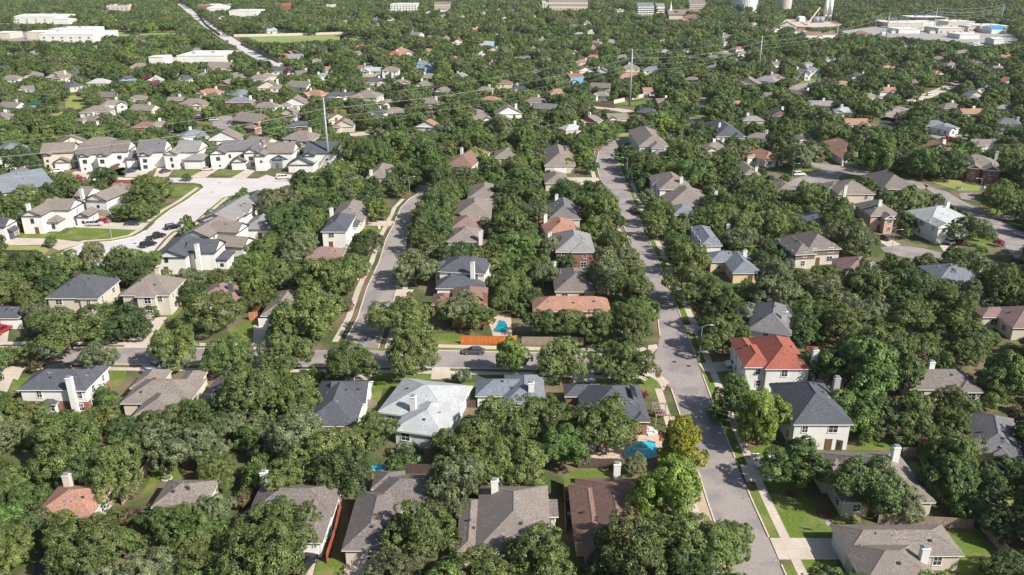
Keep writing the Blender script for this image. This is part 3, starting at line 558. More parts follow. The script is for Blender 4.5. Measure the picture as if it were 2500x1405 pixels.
# second row
H('bungalow', 'w', 'w', [((921,1006),(1102,1030),(1050,930),2.9,'h'), ((951,1059),(1090,1059),(1010,968),2.95,'h')], 'the pale grey roof', 'bungalow with the palest grey shingle roof in the centre, white chimney on its front hip', ch=(1009,985,'w',2.0), vis=.6, vents=5, pitch=.42)
H('bungalow', 'c', 'w', [((735,1040),(868,1040),(830,930),2.9,'h'), ((800,985),(893,985),(850,930),2.95,'x')], 'the charcoal roof left of the pale grey one', 'charcoal-roofed bungalow with white fascia left of the palest grey roof', vis=.1)
H('bungalow', 'k', 'w', [((1160,967),(1310,967),(1240,925),2.9,'h'), ((1230,985),(1332,985),(1290,915),2.95,'h')], 'the blue-grey bungalow beside the pale grey roof', 'blue-grey roofed bungalow right of the palest grey roof', ch=(1297,955,'w'), vis=.2)
H('bungalow', 'c', 'b', [((1420,1022),(1586,1024),(1500,940),3.0,'h'), ((1378,968),(1470,968),(1420,938),2.95,'h'), ((1548,1030),(1588,1030),(1565,985),3.0,'h')], 'the charcoal corner house', 'red brick corner bungalow with charcoal roof carrying a dark solar panel', vis=.3, vents=2)
CORNER = HOUSES[-1]
# left side of the second row
H('two_storey_house', 'c', 'w', [B('Z1',145,1062,715,1075,400,900,S2), B('Z1',560,1075,720,1075,640,870,S2+.05), B('Z1',330,1190,470,1190,420,1130,2.6,'h')], 'the white and brick house', 'charcoal-roofed two-storey house, white above red brick, with a broad white chimney', brick='b', ch=c_('Z1',600,1080,'w',.0), vis=.75, pitch=.55)
H('bungalow', 't', 'c', [((292,985),(462,985),(400,925),2.9,'h'), ((315,948),(385,948),(355,902),2.95,'h'), ((422,950),(476,950),(445,905),2.9,'h'), ((320,1020),(420,1020),(370,960),2.95,'h')], 'the tan bungalow with the white pickup behind', 'tan many-hipped bungalow with two round skylights and a pickup parked behind it', vis=.1, vents=5)
H('bungalow', 'u', 'c', [((480,990),(610,990),(550,925),2.9,'h')], None, 'taupe roof mostly under oaks, right of the tan bungalow with the pickup', vis=0)
# row across the street
H('two_storey_house', 'c', 'c', [B('Z1',375,300,800,302,640,140,S2), B('Z1',640,305,820,305,740,150,S2+.05)], 'the charcoal house on the left', 'cream two-storey house with charcoal hipped roof behind big oaks, left of the cross street', vis=.2, pitch=.6)
H('two_storey_house', 't', 's', [B('Z1',1010,270,1410,285,1300,140,S2), B('Z1',1120,290,1300,290,1200,150,S2+.05)], 'the limestone house', 'pale limestone two-storey house with tan hipped roof and a long straight driveway', ch=c_('Z1',1330,140,'c',1.5), vis=.95, pitch=.62)
H('bungalow', 'p', 'c', [B('Z1',1600,350,1960,350,1750,190)], 'the reddish brown roof by the limestone house', 'reddish brown hipped bungalow right of the limestone house, dark chimney at its end', ch=c_('Z1',1935,240,'d'), vis=0)
H('bungalow', 't', 'b', [B('Z2',50,450,330,452,200,245,2.9), B('Z2',250,400,460,400,380,220,3.0)], 'the corner house with white garage', 'tan-roofed brick corner bungalow with a white garage door, mostly under oaks', ch=c_('Z2',425,230,'w'), gd=(0,'f',-2), vis=.2)
H('bungalow', 'c', 'b', [B('Z1',-220,470,150,470,0,380)], 'the brick house at the left edge', 'red brick house with charcoal roof cut by the left edge, red car on its drive', ch=c_('Z1',50,210,'g',1), gd=(0,'f',3), vis=.8)
# block between the two long streets
H('two_storey_house', 'c', 'w', [B('M2',1750,1180,2205,1205,1950,1055,S2), B('M2',1705,1150,1830,1150,1770,1085,S2-.1)], 'the white house with stacked charcoal roofs', 'white two-storey house with stacked charcoal roofs in the middle block', ch=c_('M2',2083,1130,'w',2.2), vis=.6)
H('garage', 'c', 'w', [B('M2',1728,1345,2195,1340,2000,1238,2.8)], None, 'low charcoal-roofed garage wing in front of the white stacked-roof house', vis=.3, vents=3)
H('two_storey_house', 'b', 'b', [((1098,758),(1188,758),(1150,703),4.6,'h'), ((1052,745),(1110,745),(1080,718),3.0,'h')], 'the brick house by the kidney pool', 'red brick house with brown roof beside the kidney-shaped pool', ch=c_('Z2',1935,330,'b',.5), vis=.4)
H('bungalow', 'u', 'c', [B('Z3',390,245,745,248,560,65), B('Z3',370,140,520,140,440,62,2.95)], 'the taupe roof above the terracotta one', 'taupe hipped bungalow with cream wall directly behind the wide terracotta roof', ch=c_('Z3',385,62,'w'), vis=.6)
H('bungalow', 'o', 'p', [((1300,760),(1492,760),(1400,727),2.9,'h')], 'the wide terracotta roof', 'wide low terracotta-roofed bungalow behind the weathered grey fence', vis=.0, vents=5)
H('two_storey_house', 'g', 'b', [B('M3',450,990,835,1002,620,822,S2), B('M3',600,1000,830,1000,730,830,S2+.05)], 'the tall brick-ended house', 'grey-tan roofed two-storey house showing a red brick end wall', ch=c_('M3',398,890,'w'), vis=.9, pitch=.55)
H('bungalow', 'o', 'c', [B('M3',368,838,700,825,540,690)], 'the terracotta roof in the middle block', 'terracotta hipped bungalow between the grey streaked roof and the brick-ended house', ch=c_('M3',357,700,'w'), vis=0, vents=5)
H('bungalow', 's', 'c', [B('M3',388,680,700,685,540,520)], 'the streaked grey roof', 'steep grey roof with dark weather streaks in the middle block', ch=c_('M3',463,520,'w'), vis=.1, pitch=.6)
H('bungalow', 't', 'c', [B('M3',350,345,580,345,450,252)], None, 'small tan-grey roof just in front of the house with two parked dark cars', vis=.2)
H('bungalow', 't', 'c', [B('M3',345,175,650,178,500,20,3.1), B('M3',460,105,670,110,560,20,3.2)], 'the tan house left of the street bend', 'tan-roofed house with two garage doors and two dark cars, left of the street bend', gd=(0,'f'), vis=.5, pitch=.6)
H('bungalow', 't', 'c', [((1205,386),(1268,386),(1240,369),2.9,'h')], None, 'small tan roof showing behind the lime-green trees', vis=.0)
H('bungalow', 'b', 'c', [((1088,404),(1152,408),(1120,368),3.2,'h',.6)], 'the dark brown pyramid roof', 'dark brown pyramid-roofed house left of the lime-green trees', ch=(1127,372,'w',2), vis=.3)
H('bungalow', 't', 'c', [((893,434),(948,434),(925,404),2.9,'h')], 'the tan roof left of the street lamp', 'tan roof with a big white chimney in the trees, below the nearest steel pole', ch=(906,425,'w'), vis=.2)
H('bungalow', 't', 'c', [((1140,486),(1222,486),(1180,454),2.9,'h')], None, 'flat-looking tan roof, uppermost of the row right of the side street', vis=.0)
H('bungalow', 't', 'c', [((1110,530),(1200,528),(1165,491),2.9,'h')], 'the tan roof with pink blossom', 'tan hipped roof with a pink crape myrtle in front of it', vis=.1)
H('bungalow', 'p', 'c', [((1094,562),(1180,562),(1140,533),2.9,'h')], None, 'reddish brown roof, third down in the row right of the side street', vis=.0)
H('bungalow', 't', 'c', [((1090,590),(1178,590),(1135,560),2.9,'h')], None, 'pale tan roof with white chimney behind the white stacked-roof house', ch=(1173,580,'w'), vis=.0)
H('bungalow', 't', 'c', [((800,540),(884,540),(830,496),2.9,'h'), ((850,545),(885,545),(865,515),2.8,'h')], 'the tan roof on the side street', 'tan bungalow with short concrete drive onto the side street', vis=.1)
H('two_storey_house', 'c', 'w', [B('M2',635,800,880,806,780,650,S2), B('M2',860,760,985,765,900,700,3.2,'h')], 'the charcoal house on the side street', 'white two-storey house with charcoal hipped roof beside the side street', ch=c_('M2',740,640,'w',.6), vis=.7, pitch=.55)
H('bungalow', 'p', 'b', [((738,632),(832,634),(785,608),2.9,'h')], None, 'reddish metal-looking low roof among oaks left of the side street', vis=0)
# right of the street
H('two_storey_house', 't', 'w', [B('M3',1440,400,1770,402,1620,268,S2), B('M3',1380,350,1500,350,1440,285,S2-.3)], 'the tan two-storey house right of the street', 'tan hipped two-storey house with white walls, upper of the pair right of the street', ch=c_('M3',1650,330,'w',1.8), vis=.4)
H('bungalow', 't', 'c', [B('M3',1520,555,1965,557,1760,410,3.0), B('M3',1500,460,1700,460,1600,415,2.9)], 'the wide tan bungalow right of the street', 'wide tan hipped bungalow right of the street with a chimney at its right end', ch=c_('M3',1973,530,'w',.5), vis=.1, vents=5)
H('bungalow', 'k', 'w', [B('M3',1570,645,1800,645,1700,562)], None, 'blue-grey gabled roof just below the wide tan bungalow', vis=.2)
H('bungalow', 'k', 'w', [B('M3',1835,935,2050,940,1960,758,4.2), B('M3',1800,840,1900,840,1850,780,4.0)], 'the blue-grey house right of the street', 'blue-grey roofed house with white gable wall right of the street', ch=c_('M3',2095,790,'w',.3), vis=.5)
H('bungalow', 'k', 'y', [B('M3',2140,1200,2420,1197,2200,1010,3.0), B('M3',1925,1090,2250,1090,2050,1005,3.1)], 'the blue-grey house with the yellow wall', 'blue-grey roofed house with a pale yellow wall at its right corner', ch=c_('M3',2255,1030,'w'), vis=.4)
H('two_storey_house', 't', 'w', [((1560,357),(1633,357),(1600,318),S2,'h'), ((1590,362),(1625,362),(1606,325),S2+.1,'h')], 'the two-storey house at the street bend', 'tan-roofed white two-storey house where the street bends left', vis=.6)
H('bungalow', 't', 'c', [((1588,382),(1642,382),(1612,360),2.9,'h')], None, 'small tan roof tucked below the two-storey house at the bend', vis=.1)
H('bungalow', 't', 'p', [B('M4',105,430,330,430,200,340)], None, 'brown-tan roof in the oaks left of the white sport utility car', vis=0)
# right-hand side
H('two_storey_house', 't', 'c', [B('M4',690,445,1050,447,850,345,S2), B('M4',590,400,780,402,680,345,S2-.2)], 'the cream house with the big white chimney', 'cream two-storey house with tan roof and a full-height white chimney on its left corner', ch=c_('M4',745,470,'w',.0), vis=.9)
H('two_storey_house', 'u', 'w', [B('M4',1110,395,1450,398,1250,268,4.5)], 'the taupe hipped house', 'taupe steep-hipped house behind the cream house with the big chimney', vis=.1, pitch=.6)
H('two_storey_house', 't', 'p', [B('M4',1000,655,1290,650,1120,540,S2-.2), B('M4',1130,680,1240,680,1185,600,S2-.3,'y')], 'the pink brick house with the arch', 'pink brick two-storey house with an arched entry under a tan roof', ch=c_('M4',1080,560,'w',2), vis=.85, pitch=.6)
H('two_storey_house', 'w', 'w', [B('M4',1560,725,1990,700,1750,585,S2), B('M4',1640,765,1790,760,1715,640,S2-.1,'y')], 'the white house with the pale grey roof', 'white two-storey house with pale grey roof on the right, two cars parked before it', ch=c_('M4',1720,590,'w',1.5), gd=(1,'f'), vis=.8)
H('two_storey_house', 'u', 't', [B('M4',400,980,725,965,570,825,4.6), B('M4',300,1040,470,1000,400,860,4.4)], 'the brown-walled house', 'taupe-roofed house with dark brown wall above pale brick, skylight on its left slope', brick='s', vis=.7, pitch=.6)
H('bungalow', 'p', 'c', [B('M4',760,1200,1160,1200,920,1062,3.0)], 'the streaked brown hip roof', 'brown hipped roof with dark streaks and a white chimney, right of the brown-walled house', ch=c_('M4',1000,1180,'w',.8), vis=.0)
H('bungalow', 'k', 'w', [B('M4',1640,1270,2100,1280,1850,1130,3.1), B('M4',1590,1210,1800,1215,1700,1145,3.0)], 'the blue-grey bungalow on the right', 'blue-grey many-gabled bungalow with white chimney in the right-hand oaks', ch=c_('M4',2030,1200,'w',1), vis=.1)
H('bungalow', 'k', 'w', [B('M4',430,740,660,740,560,640)], None, 'pale blue-grey roof half under oaks above the brown-walled house', vis=0)
H('two_storey_house', 't', 'b', [B('M4',1790,170,2240,208,1950,115,S2), B('M4',2070,215,2240,222,2150,130,S2+.1,'y'), B('M4',1920,195,2060,205,1990,130,S2+.1,'y'), B('M4',2070,270,2230,280,2150,225,2.9,'h')], 'the red brick house with the dry lawn', 'red brick two-storey house with tan gables and white garage door behind a dry lawn', ch=c_('M4',2185,130,'w',.3), gd=(3,'f'), vis=.95)
H('bungalow', 'o', 'w', [((2058,376),(2122,376),(2088,345),3.2,'h'), ((2056,388),(2090,388),(2072,362),3.0,'h')], 'the terracotta house on the right', 'terracotta-roofed white house facing the big round street tree on the right', vis=.6)
H('bungalow', 'o', 'w', [((1868,392),(1917,388),(1890,367),3.0,'h'), ((1822,384),(1858,384),(1840,370),2.9,'h')], None, 'terracotta-roofed house with bright white right wall above the cul-de-sac', vis=.8)
H('bungalow', 't', 'c', [((1818,426),(1858,426),(1838,398),2.9,'h')], None, 'small tan roof with chimney in oaks left of the upper cul-de-sac', ch=(1846,415,'w'), vis=.1)
H('bungalow', 'c', 'w', [((1748,333),(1822,333),(1785,302),3.0,'h'), ((1790,338),(1820,338),(1805,312),2.9,'h')], 'the charcoal roof far right of the bend', 'charcoal hipped house with white chimney, top right of the street bend', ch=(1756,315,'w'), vis=.3)
# pale modern houses at the left
MD = dict(trim=DTRIM)
H('modern_house', 't', 'w', [B('M1',180,650,390,655,300,515,5.9,'y',.45), B('M1',380,600,660,600,520,520,5.8,'x',.5), B('M1',400,720,560,715,480,640,3.0,'h'), B('M1',640,560,740,560,690,520,S2+.2,'y'), B('M1',700,665,850,662,770,600,3.2,'y')], 'the big white modern house on the corner lawn', 'white and grey modern house with tan roofs on the big corner lawn', ch=c_('M1',273,580,'w',1.5), vis=.95, **MD)
H('modern_house', 't', 'w', [B('M1',790,500,1015,512,940,380,5.9,'y',.5), B('M1',1000,450,1190,450,1100,370,S2-.1,'x'), B('M1',690,470,830,470,770,395,3.6,'x'), B('M1',1010,590,1120,590,1070,530,3.0,'h')], 'the white modern house behind the corner one', 'white modern gabled house with tan roof and low chimney behind the corner-lawn house', ch=c_('M1',780,450,'w',.8), vis=.9, brick='g', **MD)
H('modern_house', 'g', 'w', [B('M1',1875,700,2225,715,2120,505,S2-.8,'y',.4), B('M1',2220,640,2360,640,2290,560,S2-.9,'x')], 'the modern house with the mottled grey roof', 'white modern house with light mottled grey roof right of the concrete street', vis=.8, **MD)
H('modern_house', 'g', 'w', [B('M1',2300,780,2560,785,2440,655,3.4,'h')], None, 'low mottled grey roof immediately right of the tan-roofed modern house', vis=.2, **MD)
H('modern_house', 't', 'w', [B('M1',1715,845,1995,860,1850,690,S2-.5,'y',.4), B('M1',1980,810,2270,810,2100,725,S2-.3,'x'), B('M1',2010,950,2330,950,2150,860,2.9,'x')], 'the tan-roofed modern house', 'white modern house with tan gabled roofs, middle of the three right of the concrete street', vis=.8, **MD)
H('modern_house', 'c', 'w', [B('M1',1450,1040,1765,1052,1600,880,S2-.3,'y',.4), B('M1',1750,1005,2050,1005,1900,900,S2-.2,'x'), B('M1',2040,1075,2170,1070,2100,990,2.9,'h')], 'the modern house with the charcoal roof and white chimney', 'white modern house with charcoal roof and square white chimney, nearest of the three', ch=c_('M1',1880,975,'w',1.5), vis=.9, **MD)
H('modern_house', 'c', 'k', [B('M1',2290,525,2459,525,2400,425,S2,'h')], None, 'dark slate house with charcoal roof half behind an oak, right of the grassy corner', vis=.6, trim=DTRIM)
H('modern_house', 'k', 'w', [B('M1',20,440,520,350,400,262,S2-.5,'x')], 'the long white-gabled house at left', 'long blue-grey roofed house with a big white gable at its right end', vis=.6, **MD)
H('modern_house', 's', 'w', [B('M1',-120,340,100,340,50,235,S2-.4,'y',.5)], None, 'dark grey gabled house with pale siding at the left edge', vis=.6, **MD)
H('garden_shed', 'c', 'd', [B('M1',15,800,110,800,60,760,2.8,'y',.5)], None, 'small charcoal outbuilding with black doors at the left edge', vis=.9, **MD)
H('modern_house', 'c', 'w', [B('M1',-140,760,40,760,0,690,4.6,'x')], None, 'white gabled end wall at the left edge beside the charcoal outbuilding', vis=.9, **MD)
SM = 6.3
NR = [('k','w',[B('T1',-40,1140,235,1110,180,1060,SM)], 'blue-grey hipped white house, leftmost of the upper row'),
 ('t','c',[B('T1',285,1118,530,1108,460,1068,SM,'x'), B('T1',300,1130,365,1130,330,1085,SM-.1,'y'), B('T1',385,1180,500,1180,440,1150,3.2,'y')], 'cream tan-roofed house, second in the upper row'),
 ('u','w',[B('T1',545,1125,790,1118,760,1080,SM,'x'), B('T1',780,1110,930,1100,900,1055,SM+.1,'x'), B('T1',560,1140,640,1140,600,1095,SM-.1,'y'), B('T1',695,1138,775,1138,740,1090,SM-.1,'y')], 'big white taupe-roofed house, third in the upper row'),
 ('s','w',[B('T1',985,1112,1190,1106,1100,1055,SM,'x'), B('T1',1000,1135,1090,1133,1045,1080,SM-.2,'y'), B('T1',905,1160,1000,1158,960,1120,3.4,'x')], 'grey-roofed white house with dark garages, fourth in the upper row'),
 ('g','w',[B('T1',1260,1108,1440,1104,1400,1055,SM,'x'), B('T1',1175,1125,1290,1122,1240,1070,SM-.1,'y'), B('T1',1320,1170,1480,1165,1420,1130,3.6)], 'light grey-roofed white house, fifth in the upper row'),
 ('s','w',[B('T1',1600,1100,1880,1092,1760,1050,SM,'x'), B('T1',1515,1120,1640,1118,1580,1060,SM-.1,'y'), B('T1',1760,1115,1880,1108,1820,1060,SM+.1,'y'), B('T1',1670,1180,1790,1176,1740,1150,3.3,'y')], 'wide grey-roofed white house, sixth in the upper row'),
 ('t','w',[B('T1',1920,1115,2130,1110,2040,1066,SM,'x'), B('T1',1835,1135,1930,1132,1880,1085,SM-.1,'y')], 'tan-roofed white house with a dark box garage, seventh in the upper row'),
 ('c','w',[B('T1',2200,1118,2450,1112,2380,1062,SM,'x'), B('T1',2195,1135,2290,1132,2240,1085,SM-.1,'y'), B('T1',2080,1200,2280,1195,2200,1160,3.3,'y')], 'charcoal-roofed white house at the foot of the nearest steel pole')]
H('garage', 't', 'k', [B('T1',1965,1160,2090,1156,2030,1125,3.8,'y')], None, 'slate-coloured box garage wing before the seventh house of the upper row', vis=.9, trim=DTRIM)
for r_, w_, bb, lb in NR: H('modern_house', r_, w_, bb, 'the '+lb.split(',')[0] if 'pole' not in lb else 'the house at the foot of the steel pole', lb, vis=.9, trim=DTRIM, gd=(len(bb)-1,'f') if len(bb) > 1 else None, vents=1)
# ------------------------------------------------------------------ farther houses: centre of the visible roof, width (both read on the enlarged piece), roof, wall, storeys
FAR = {'T1': """245 530 90 t w;430 545 150 t c;575 525 130 c c;725 585 150 w c;525 610 150 c c;925 560 90 c l;1125 570 100 w w;1610 470 180 t c;1730 540 150 t w;1640 600 70 t b;1880 555 130 t w;1955 615 170 t c;2190 610 190 t w;2050 500 150 c w;2350 540 90 g w;2300 670 170 o b;2440 680 150 c w;2150 735 190 t w;2120 805 160 t c;2175 890 110 c b;2440 840 120 t c;1740 665 160 k c;1745 720 180 k b 2;1530 655 160 o c;1410 735 190 t c;1290 710 100 t b;1010 700 130 t c;820 740 170 t w 2;720 785 200 t w;680 850 170 t w;1840 850 230 t b 2;1060 895 140 b b;1400 960 180 k w;1640 985 240 t w;1900 1010 200 t c;2200 975 230 t w 2;520 1010 180 t c;740 1025 300 t c;25 830 70 t c;2150 400 110 g w;1330 560 90 c c;2035 205 90 b w;1610 120 50 t w;490 435 70 w w;1975 215 60 w w;2115 385 70 o b;1460 525 60 t w;640 480 60 w w;1940 540 40 t c;1380 1130 40 t w;220 630 50 t w;1160 890 60 t c""",
'T2': """245 500 130 w w;370 495 120 t w 2;600 450 110 k l 2;655 480 90 k l;650 545 120 t y;875 545 90 g w;255 580 150 c c;450 585 110 t c;620 600 130 t c;1195 590 120 b y 2;1700 545 90 b l 2;1580 655 130 o w;1310 630 90 c w;200 680 190 t c 2;50 680 150 c c;350 730 120 t c;650 725 160 t w;400 790 130 t c;280 800 110 c w;640 895 160 o w 2;1220 800 190 t w 2;1020 840 80 t w;30 890 120 t c;1900 675 110 g w;1820 860 110 t b;1680 915 120 w c;2010 835 120 t c;2240 795 150 c b;2110 480 130 t c;2270 495 140 k w;2350 450 90 t w;450 375 170 o w;395 380 70 r b;640 360 90 o w;160 330 90 o w;135 375 90 t w;555 245 90 t w 2;660 260 60 b w;780 270 90 t w;860 300 100 o w;1065 315 130 w l;1520 350 60 o c;1410 345 80 t w;1850 405 70 o y;1845 345 50 o b;1440 485 60 t w;1780 500 60 o w;2070 540 70 o w;1755 435 60 o c;1905 510 50 t w;1000 385 40 w w;90 115 60 t b;40 150 50 t y;260 170 50 t w;365 135 70 k w;355 70 50 t w;235 60 50 t w;1040 95 40 w w;810 165 50 w w;1740 240 70 w w;1830 220 40 k w;1270 220 50 g w;2230 245 70 o w;2340 280 60 k w;2025 75 80 t w;1975 290 70 g w;1190 130 40 w w;1130 245 50 o w;1800 160 50 t w;1120 355 40 o c;2490 350 50 t c;1700 380 60 t w;760 640 80 t c;1430 530 50 t c;640 90 50 t w;180 480 70 b c""",
'T3': """90 565 90 t w;500 590 160 t c;635 570 160 g w;690 545 90 t c;880 510 90 c w 2;955 495 90 k w 2;1290 545 140 c w;1180 595 70 o c;1500 645 110 o w;1840 520 110 o w;1375 690 60 t w;900 665 130 t c;165 720 110 t w;720 810 100 c b;2140 680 130 k c;2200 620 110 k w;1515 475 90 o y;1300 390 90 t w;1635 435 70 t c;2050 370 90 t w;2145 315 90 w w 2;1880 420 110 t w;1070 420 90 t w;240 480 60 k w;420 345 90 b c;455 375 90 g w;430 430 80 t w;240 405 90 k w;100 400 90 t w;85 120 130 b p 2;540 175 90 t c;660 205 110 b w;780 180 110 t w;870 215 90 b w;960 245 130 b w 2;1075 240 120 b w 2;1310 240 120 b p;545 260 60 w w;335 260 50 t w;340 300 40 w w;40 350 50 t w;970 320 50 w w;1195 790 80 w w;1270 875 80 o w;1870 1055 110 o w;2200 1020 130 t w;525 850 90 g c;1850 885 150 k w;1930 910 110 k w;2390 870 120 s w 2;585 975 150 t w;910 980 150 t c;250 1050 110 t c;1890 110 50 w w;890 130 60 w w;2390 580 60 o c;2300 490 70 t w;1970 460 40 t w;310 240 50 t w;1650 330 50 t w""",}
wc = {'c': 'cream', 'w': 'white', 'b': 'brick', 'y': 'yellow', 'l': 'blue', 's': 'stone', 'p': 'pink brick', 't': 'brown', 'k': 'slate'}
FARH = []
for z_, txt in FAR.items():
    for ent in txt.split(';'):
        e = ent.split(); x, y = P_(z_, float(e[0]), float(e[1])); wpx = float(e[2])/ZO[z_][2]
        st2 = len(e) > 5; ze = 5.2 if st2 else 2.9; rs = random.Random(int(x*7+y*13))
        s = SPX(y+ze*SPX(y)*.6); wm = max(11.0, min(24, wpx/s)); dm = wm*rs.uniform(.6, .8); s_l = s*wm/2
        c = G(x, y, ze+1.2); rz = rs.choice([0, 0, .15, -.2, .5, -.45])
        ex = Vector((math.cos(rz), math.sin(rz), 0)); ey = Vector((-ex.y, ex.x, 0)); c.z = 0
        def K(u, v, zz): p = c+ex*u+ey*v; return PR(p.x, p.y, zz)
        kd = rs.choice('hhhxy'); bl = [(K(-wm/2, -dm/2, ze), K(wm/2, -dm/2, ze), K(0, dm/2, ze), ze, kd)]
        if rs.random() < .8:
            sg = rs.choice([-1, 1]); w2 = wm*.45; x0 = sg*(wm/2-w2/2); z2 = 2.8 if rs.random() < .5 else ze-.05
            bl.append((K(x0-w2/2, -dm/2-2.5, z2), K(x0+w2/2, -dm/2-2.5, z2), K(x0, 0, z2), z2, rs.choice('hy')))
        chx = K(rs.uniform(-.4, .4)*wm, dm*.1, ze+1.5)
        h = house('house', e[3], e[4], bl, None, None, ch=chx+('w' if rs.random() < .85 else 'b', 1.5) if rs.random() < .75 else None, near=False, vis=.35, wins=y > 120, vents=0)
        FARH.append((h, x, y, e[3], e[4], st2, ze, kd))

# small roofs glimpsed much farther off
ra = random.Random(99); nx = 0
while nx < 62:
    x = ra.uniform(20, 2480); y = 22+(ra.random()**1.3)*250
    if 1500 < x and y < 120: continue
    if x < 900 and y < 75: continue
    i, j = int(x/MS), int(y/MS)
    if VIS[max(0,j-4):j+5, max(0,i-7):i+8].any(): continue
    rf, wl2 = ra.choice(['t','t','t','t','g','u','u','o','s']), ra.choice(['w','w','c','c','y','b']); ze = 2.9; wm = ra.uniform(10, 14); dm = wm*.65; c = G(x, y, 4); rz = ra.uniform(-.5, .5); ex = Vector((math.cos(rz), math.sin(rz), 0)); ey = Vector((-ex.y, ex.x, 0)); c.z = 0
    def K(u, v, zz): p = c+ex*u+ey*v; return PR(p.x, p.y, zz)
    h = house('house', rf, wl2, [(K(-wm/2,-dm/2,ze), K(wm/2,-dm/2,ze), K(0,dm/2,ze), ze, ra.choice('hx'))], None, None, ch=K(2,1,4.4)+('w',1.5) if ra.random() < .6 else None, near=False, vis=.3, wins=y > 150, vents=0)
    FARH.append((h, x, y, rf, wl2, False, ze, 'h')); nx += 1
# ------------------------------------------------------------------ solar panel on the corner house
def local(root, p):
    v = p-root.location; a = root.rotation_euler.z; return Vector((v.x*math.cos(a)+v.y*math.sin(a), -v.x*math.sin(a)+v.y*math.cos(a), v.z))
m = MB(); m.box(-.6, .6, -2.0, 2.0, 0, .06); sp = m.build('solar_panel', mat('solar_cells', (0.012, 0.014, 0.02), 0.2, spec=.7), CORNER)
pp = G(*P_('Z3', 1035, 1085), 4.9); sp.location = local(CORNER, pp)+Vector((.3, 0, .1)); sp.rotation_euler = (0, math.radians(26.5), 0)
def bx(*a):
    m = MB(); [m.box(*t) for t in a]; return m
# ------------------------------------------------------------------ commercial and industrial buildings in the distance
def shed(name, label, P, h, roof='m', wall='w', kind='x', pitch=.06, cat='building', group=None, vis=.9, wins=0, z0=0):
    A, B_, C = P; A, B_, C = G(*A, h), G(*B_, h), G(*C, h); B_.y = A.y = (A.y+B_.y)/2; ex = Vector((1, 0, 0)); ey = Vector((0, 1, 0)); w_ = (B_-A).length; d = min(max(10, abs((C-(A+B_)/2).dot(ey))), 60, w_*.9+8)
    org = (A+B_)/2+ey*d/2; org.z = 0; root = empty(name, org, math.atan2(ex.y, ex.x)); b = Blk(); b.w, b.d, b.x, b.y, b.ze, b.kind, b.pitch = w_, d, 0, 0, h, kind, pitch
    mb = MB(); roof_geom(mb, MB(), b, False); mb.build('roof', roofmat(roof), root)
    wb = MB(); x, y = w_/2-.3, d/2-.3; V = [(-x,-y,0),(x,-y,0),(x,y,0),(-x,y,0),(-x,-y,h-.05),(x,-y,h-.05),(x,y,h-.05),(-x,y,h-.05)]; wb.add(V, [(0,1,5,4),(1,2,6,5),(2,3,7,6),(3,0,4,7)])
    if kind == 'x':
        for xx in (-x, x): wb.add([(xx,-y,h-.05),(xx,y,h-.05),(xx,0,h-.05+y*pitch)], [(0,1,2)])
    wb.build('wall', wallmat(wall), root)
    if w_ > 25 and kind != 'h':
        for k in range(int(w_/14)): a = bx((-1.3,1.3,-1,1,0,1.3)).build('rooftop_unit', CAPM, root); a.location = (-x+(k+.6)*14, d*.12*((k % 3)-1), h+(0.3 if kind == 'f' else y*pitch*.75))
    for k in range(wins):
        for lv in range(max(1, int(h/3.2))): add_window(root, -x+(k+.5)*2*x/wins, -y-.02, 1+lv*3.1, 0, 2.2, 1.5)
    tag(root, label, cat, group)
    mark_gnd([PR(*(org+ex*(sx*w_/2)+ey*(sy*d/2))) for sx, sy in ((-1,-1),(1,-1),(1,1),(-1,1))])
    pts = []
    for sx, sy in ((-1,-1),(1,-1),(1,1),(-1,1)):
        p = org+ex*(sx*w_/2)+ey*(sy*d/2); pts += [PR(p.x, p.y, h)]+([PR(p.x, p.y, h*(1-vis))] if sy < 0 else [])
    mark_vis(hull(pts), org.y-d*.3); return root
W = 'warehouse'
shed('gymnasium', 'white metal-roofed school hall left of the sports field', q('T1', 295,250, 660,255, 480,215), 8, wins=6); landmark('the white school hall', *G(*P_('T1', 480, 250)))
shed('gymnasium', 'taller white roof tier rising directly behind the school hall', q('T1', 350,215, 620,215, 480,172), 11, kind='f')
shed('school_building', 'low white school wing with small gable left of the hall', q('T1', 195,235, 345,238, 270,200), 7, 'm', 'c')
shed('school_building', 'flat pale school block at the far left edge', q('T1', -60,240, 60,242, 0,208), 6, 'm', 'c', 'f')
shed('church_hall', 'large white angular-roofed building upper left among trees', q('T1', 110,120, 400,125, 250,70), 9, 'm', 'w', wins=5); landmark('the white angular hall', *G(*P_('T1', 250, 120)))
shed('church_hall', 'small white side hall right of the angular hall', q('T1', 400,140, 475,145, 430,108), 6, 'm', 'w')
shed('workshop', 'very long low white roof beside the avenue with vans parked before it', q('T1', 1270,410, 1640,405, 1450,368), 6, 'm', 'w', 'f'); landmark('the long white workshop', *G(*P_('T1', 1450, 405)))
shed('workshop', 'short white roof left of the very long one', q('T1', 1070,418, 1190,416, 1130,390), 6, 'm', 'w', 'f')
shed('store', 'white store roof at the top edge left of the avenue', q('T1', 760,42, 940,40, 850,8), 9, 'm', 'c', wins=5)
shed('store', 'long low store with a reddish front at the top edge', q('T1', 1425,40, 1650,38, 1540,22), 6, 'm', 'b', 'f')
shed('store', 'white hip-roofed store just right of the avenue top', q('T1', 1500,58, 1640,58, 1570,25), 6, 'm', 'w', 'h', .3)
shed('store', 'plain white box store right of the avenue', q('T1', 1660,80, 1865,80, 1760,50), 8, 'm', 'w', 'f')
shed('store', 'small building with a deep red roof at the top', q('T1', 2020,48, 2120,40, 2070,15), 6, 'r', 'b', 'x', .4)
shed('store', 'building with a pale blue roof at the top edge', q('T1', 2370,30, 2440,30, 2400,12), 6, 'B', 'w', 'f')
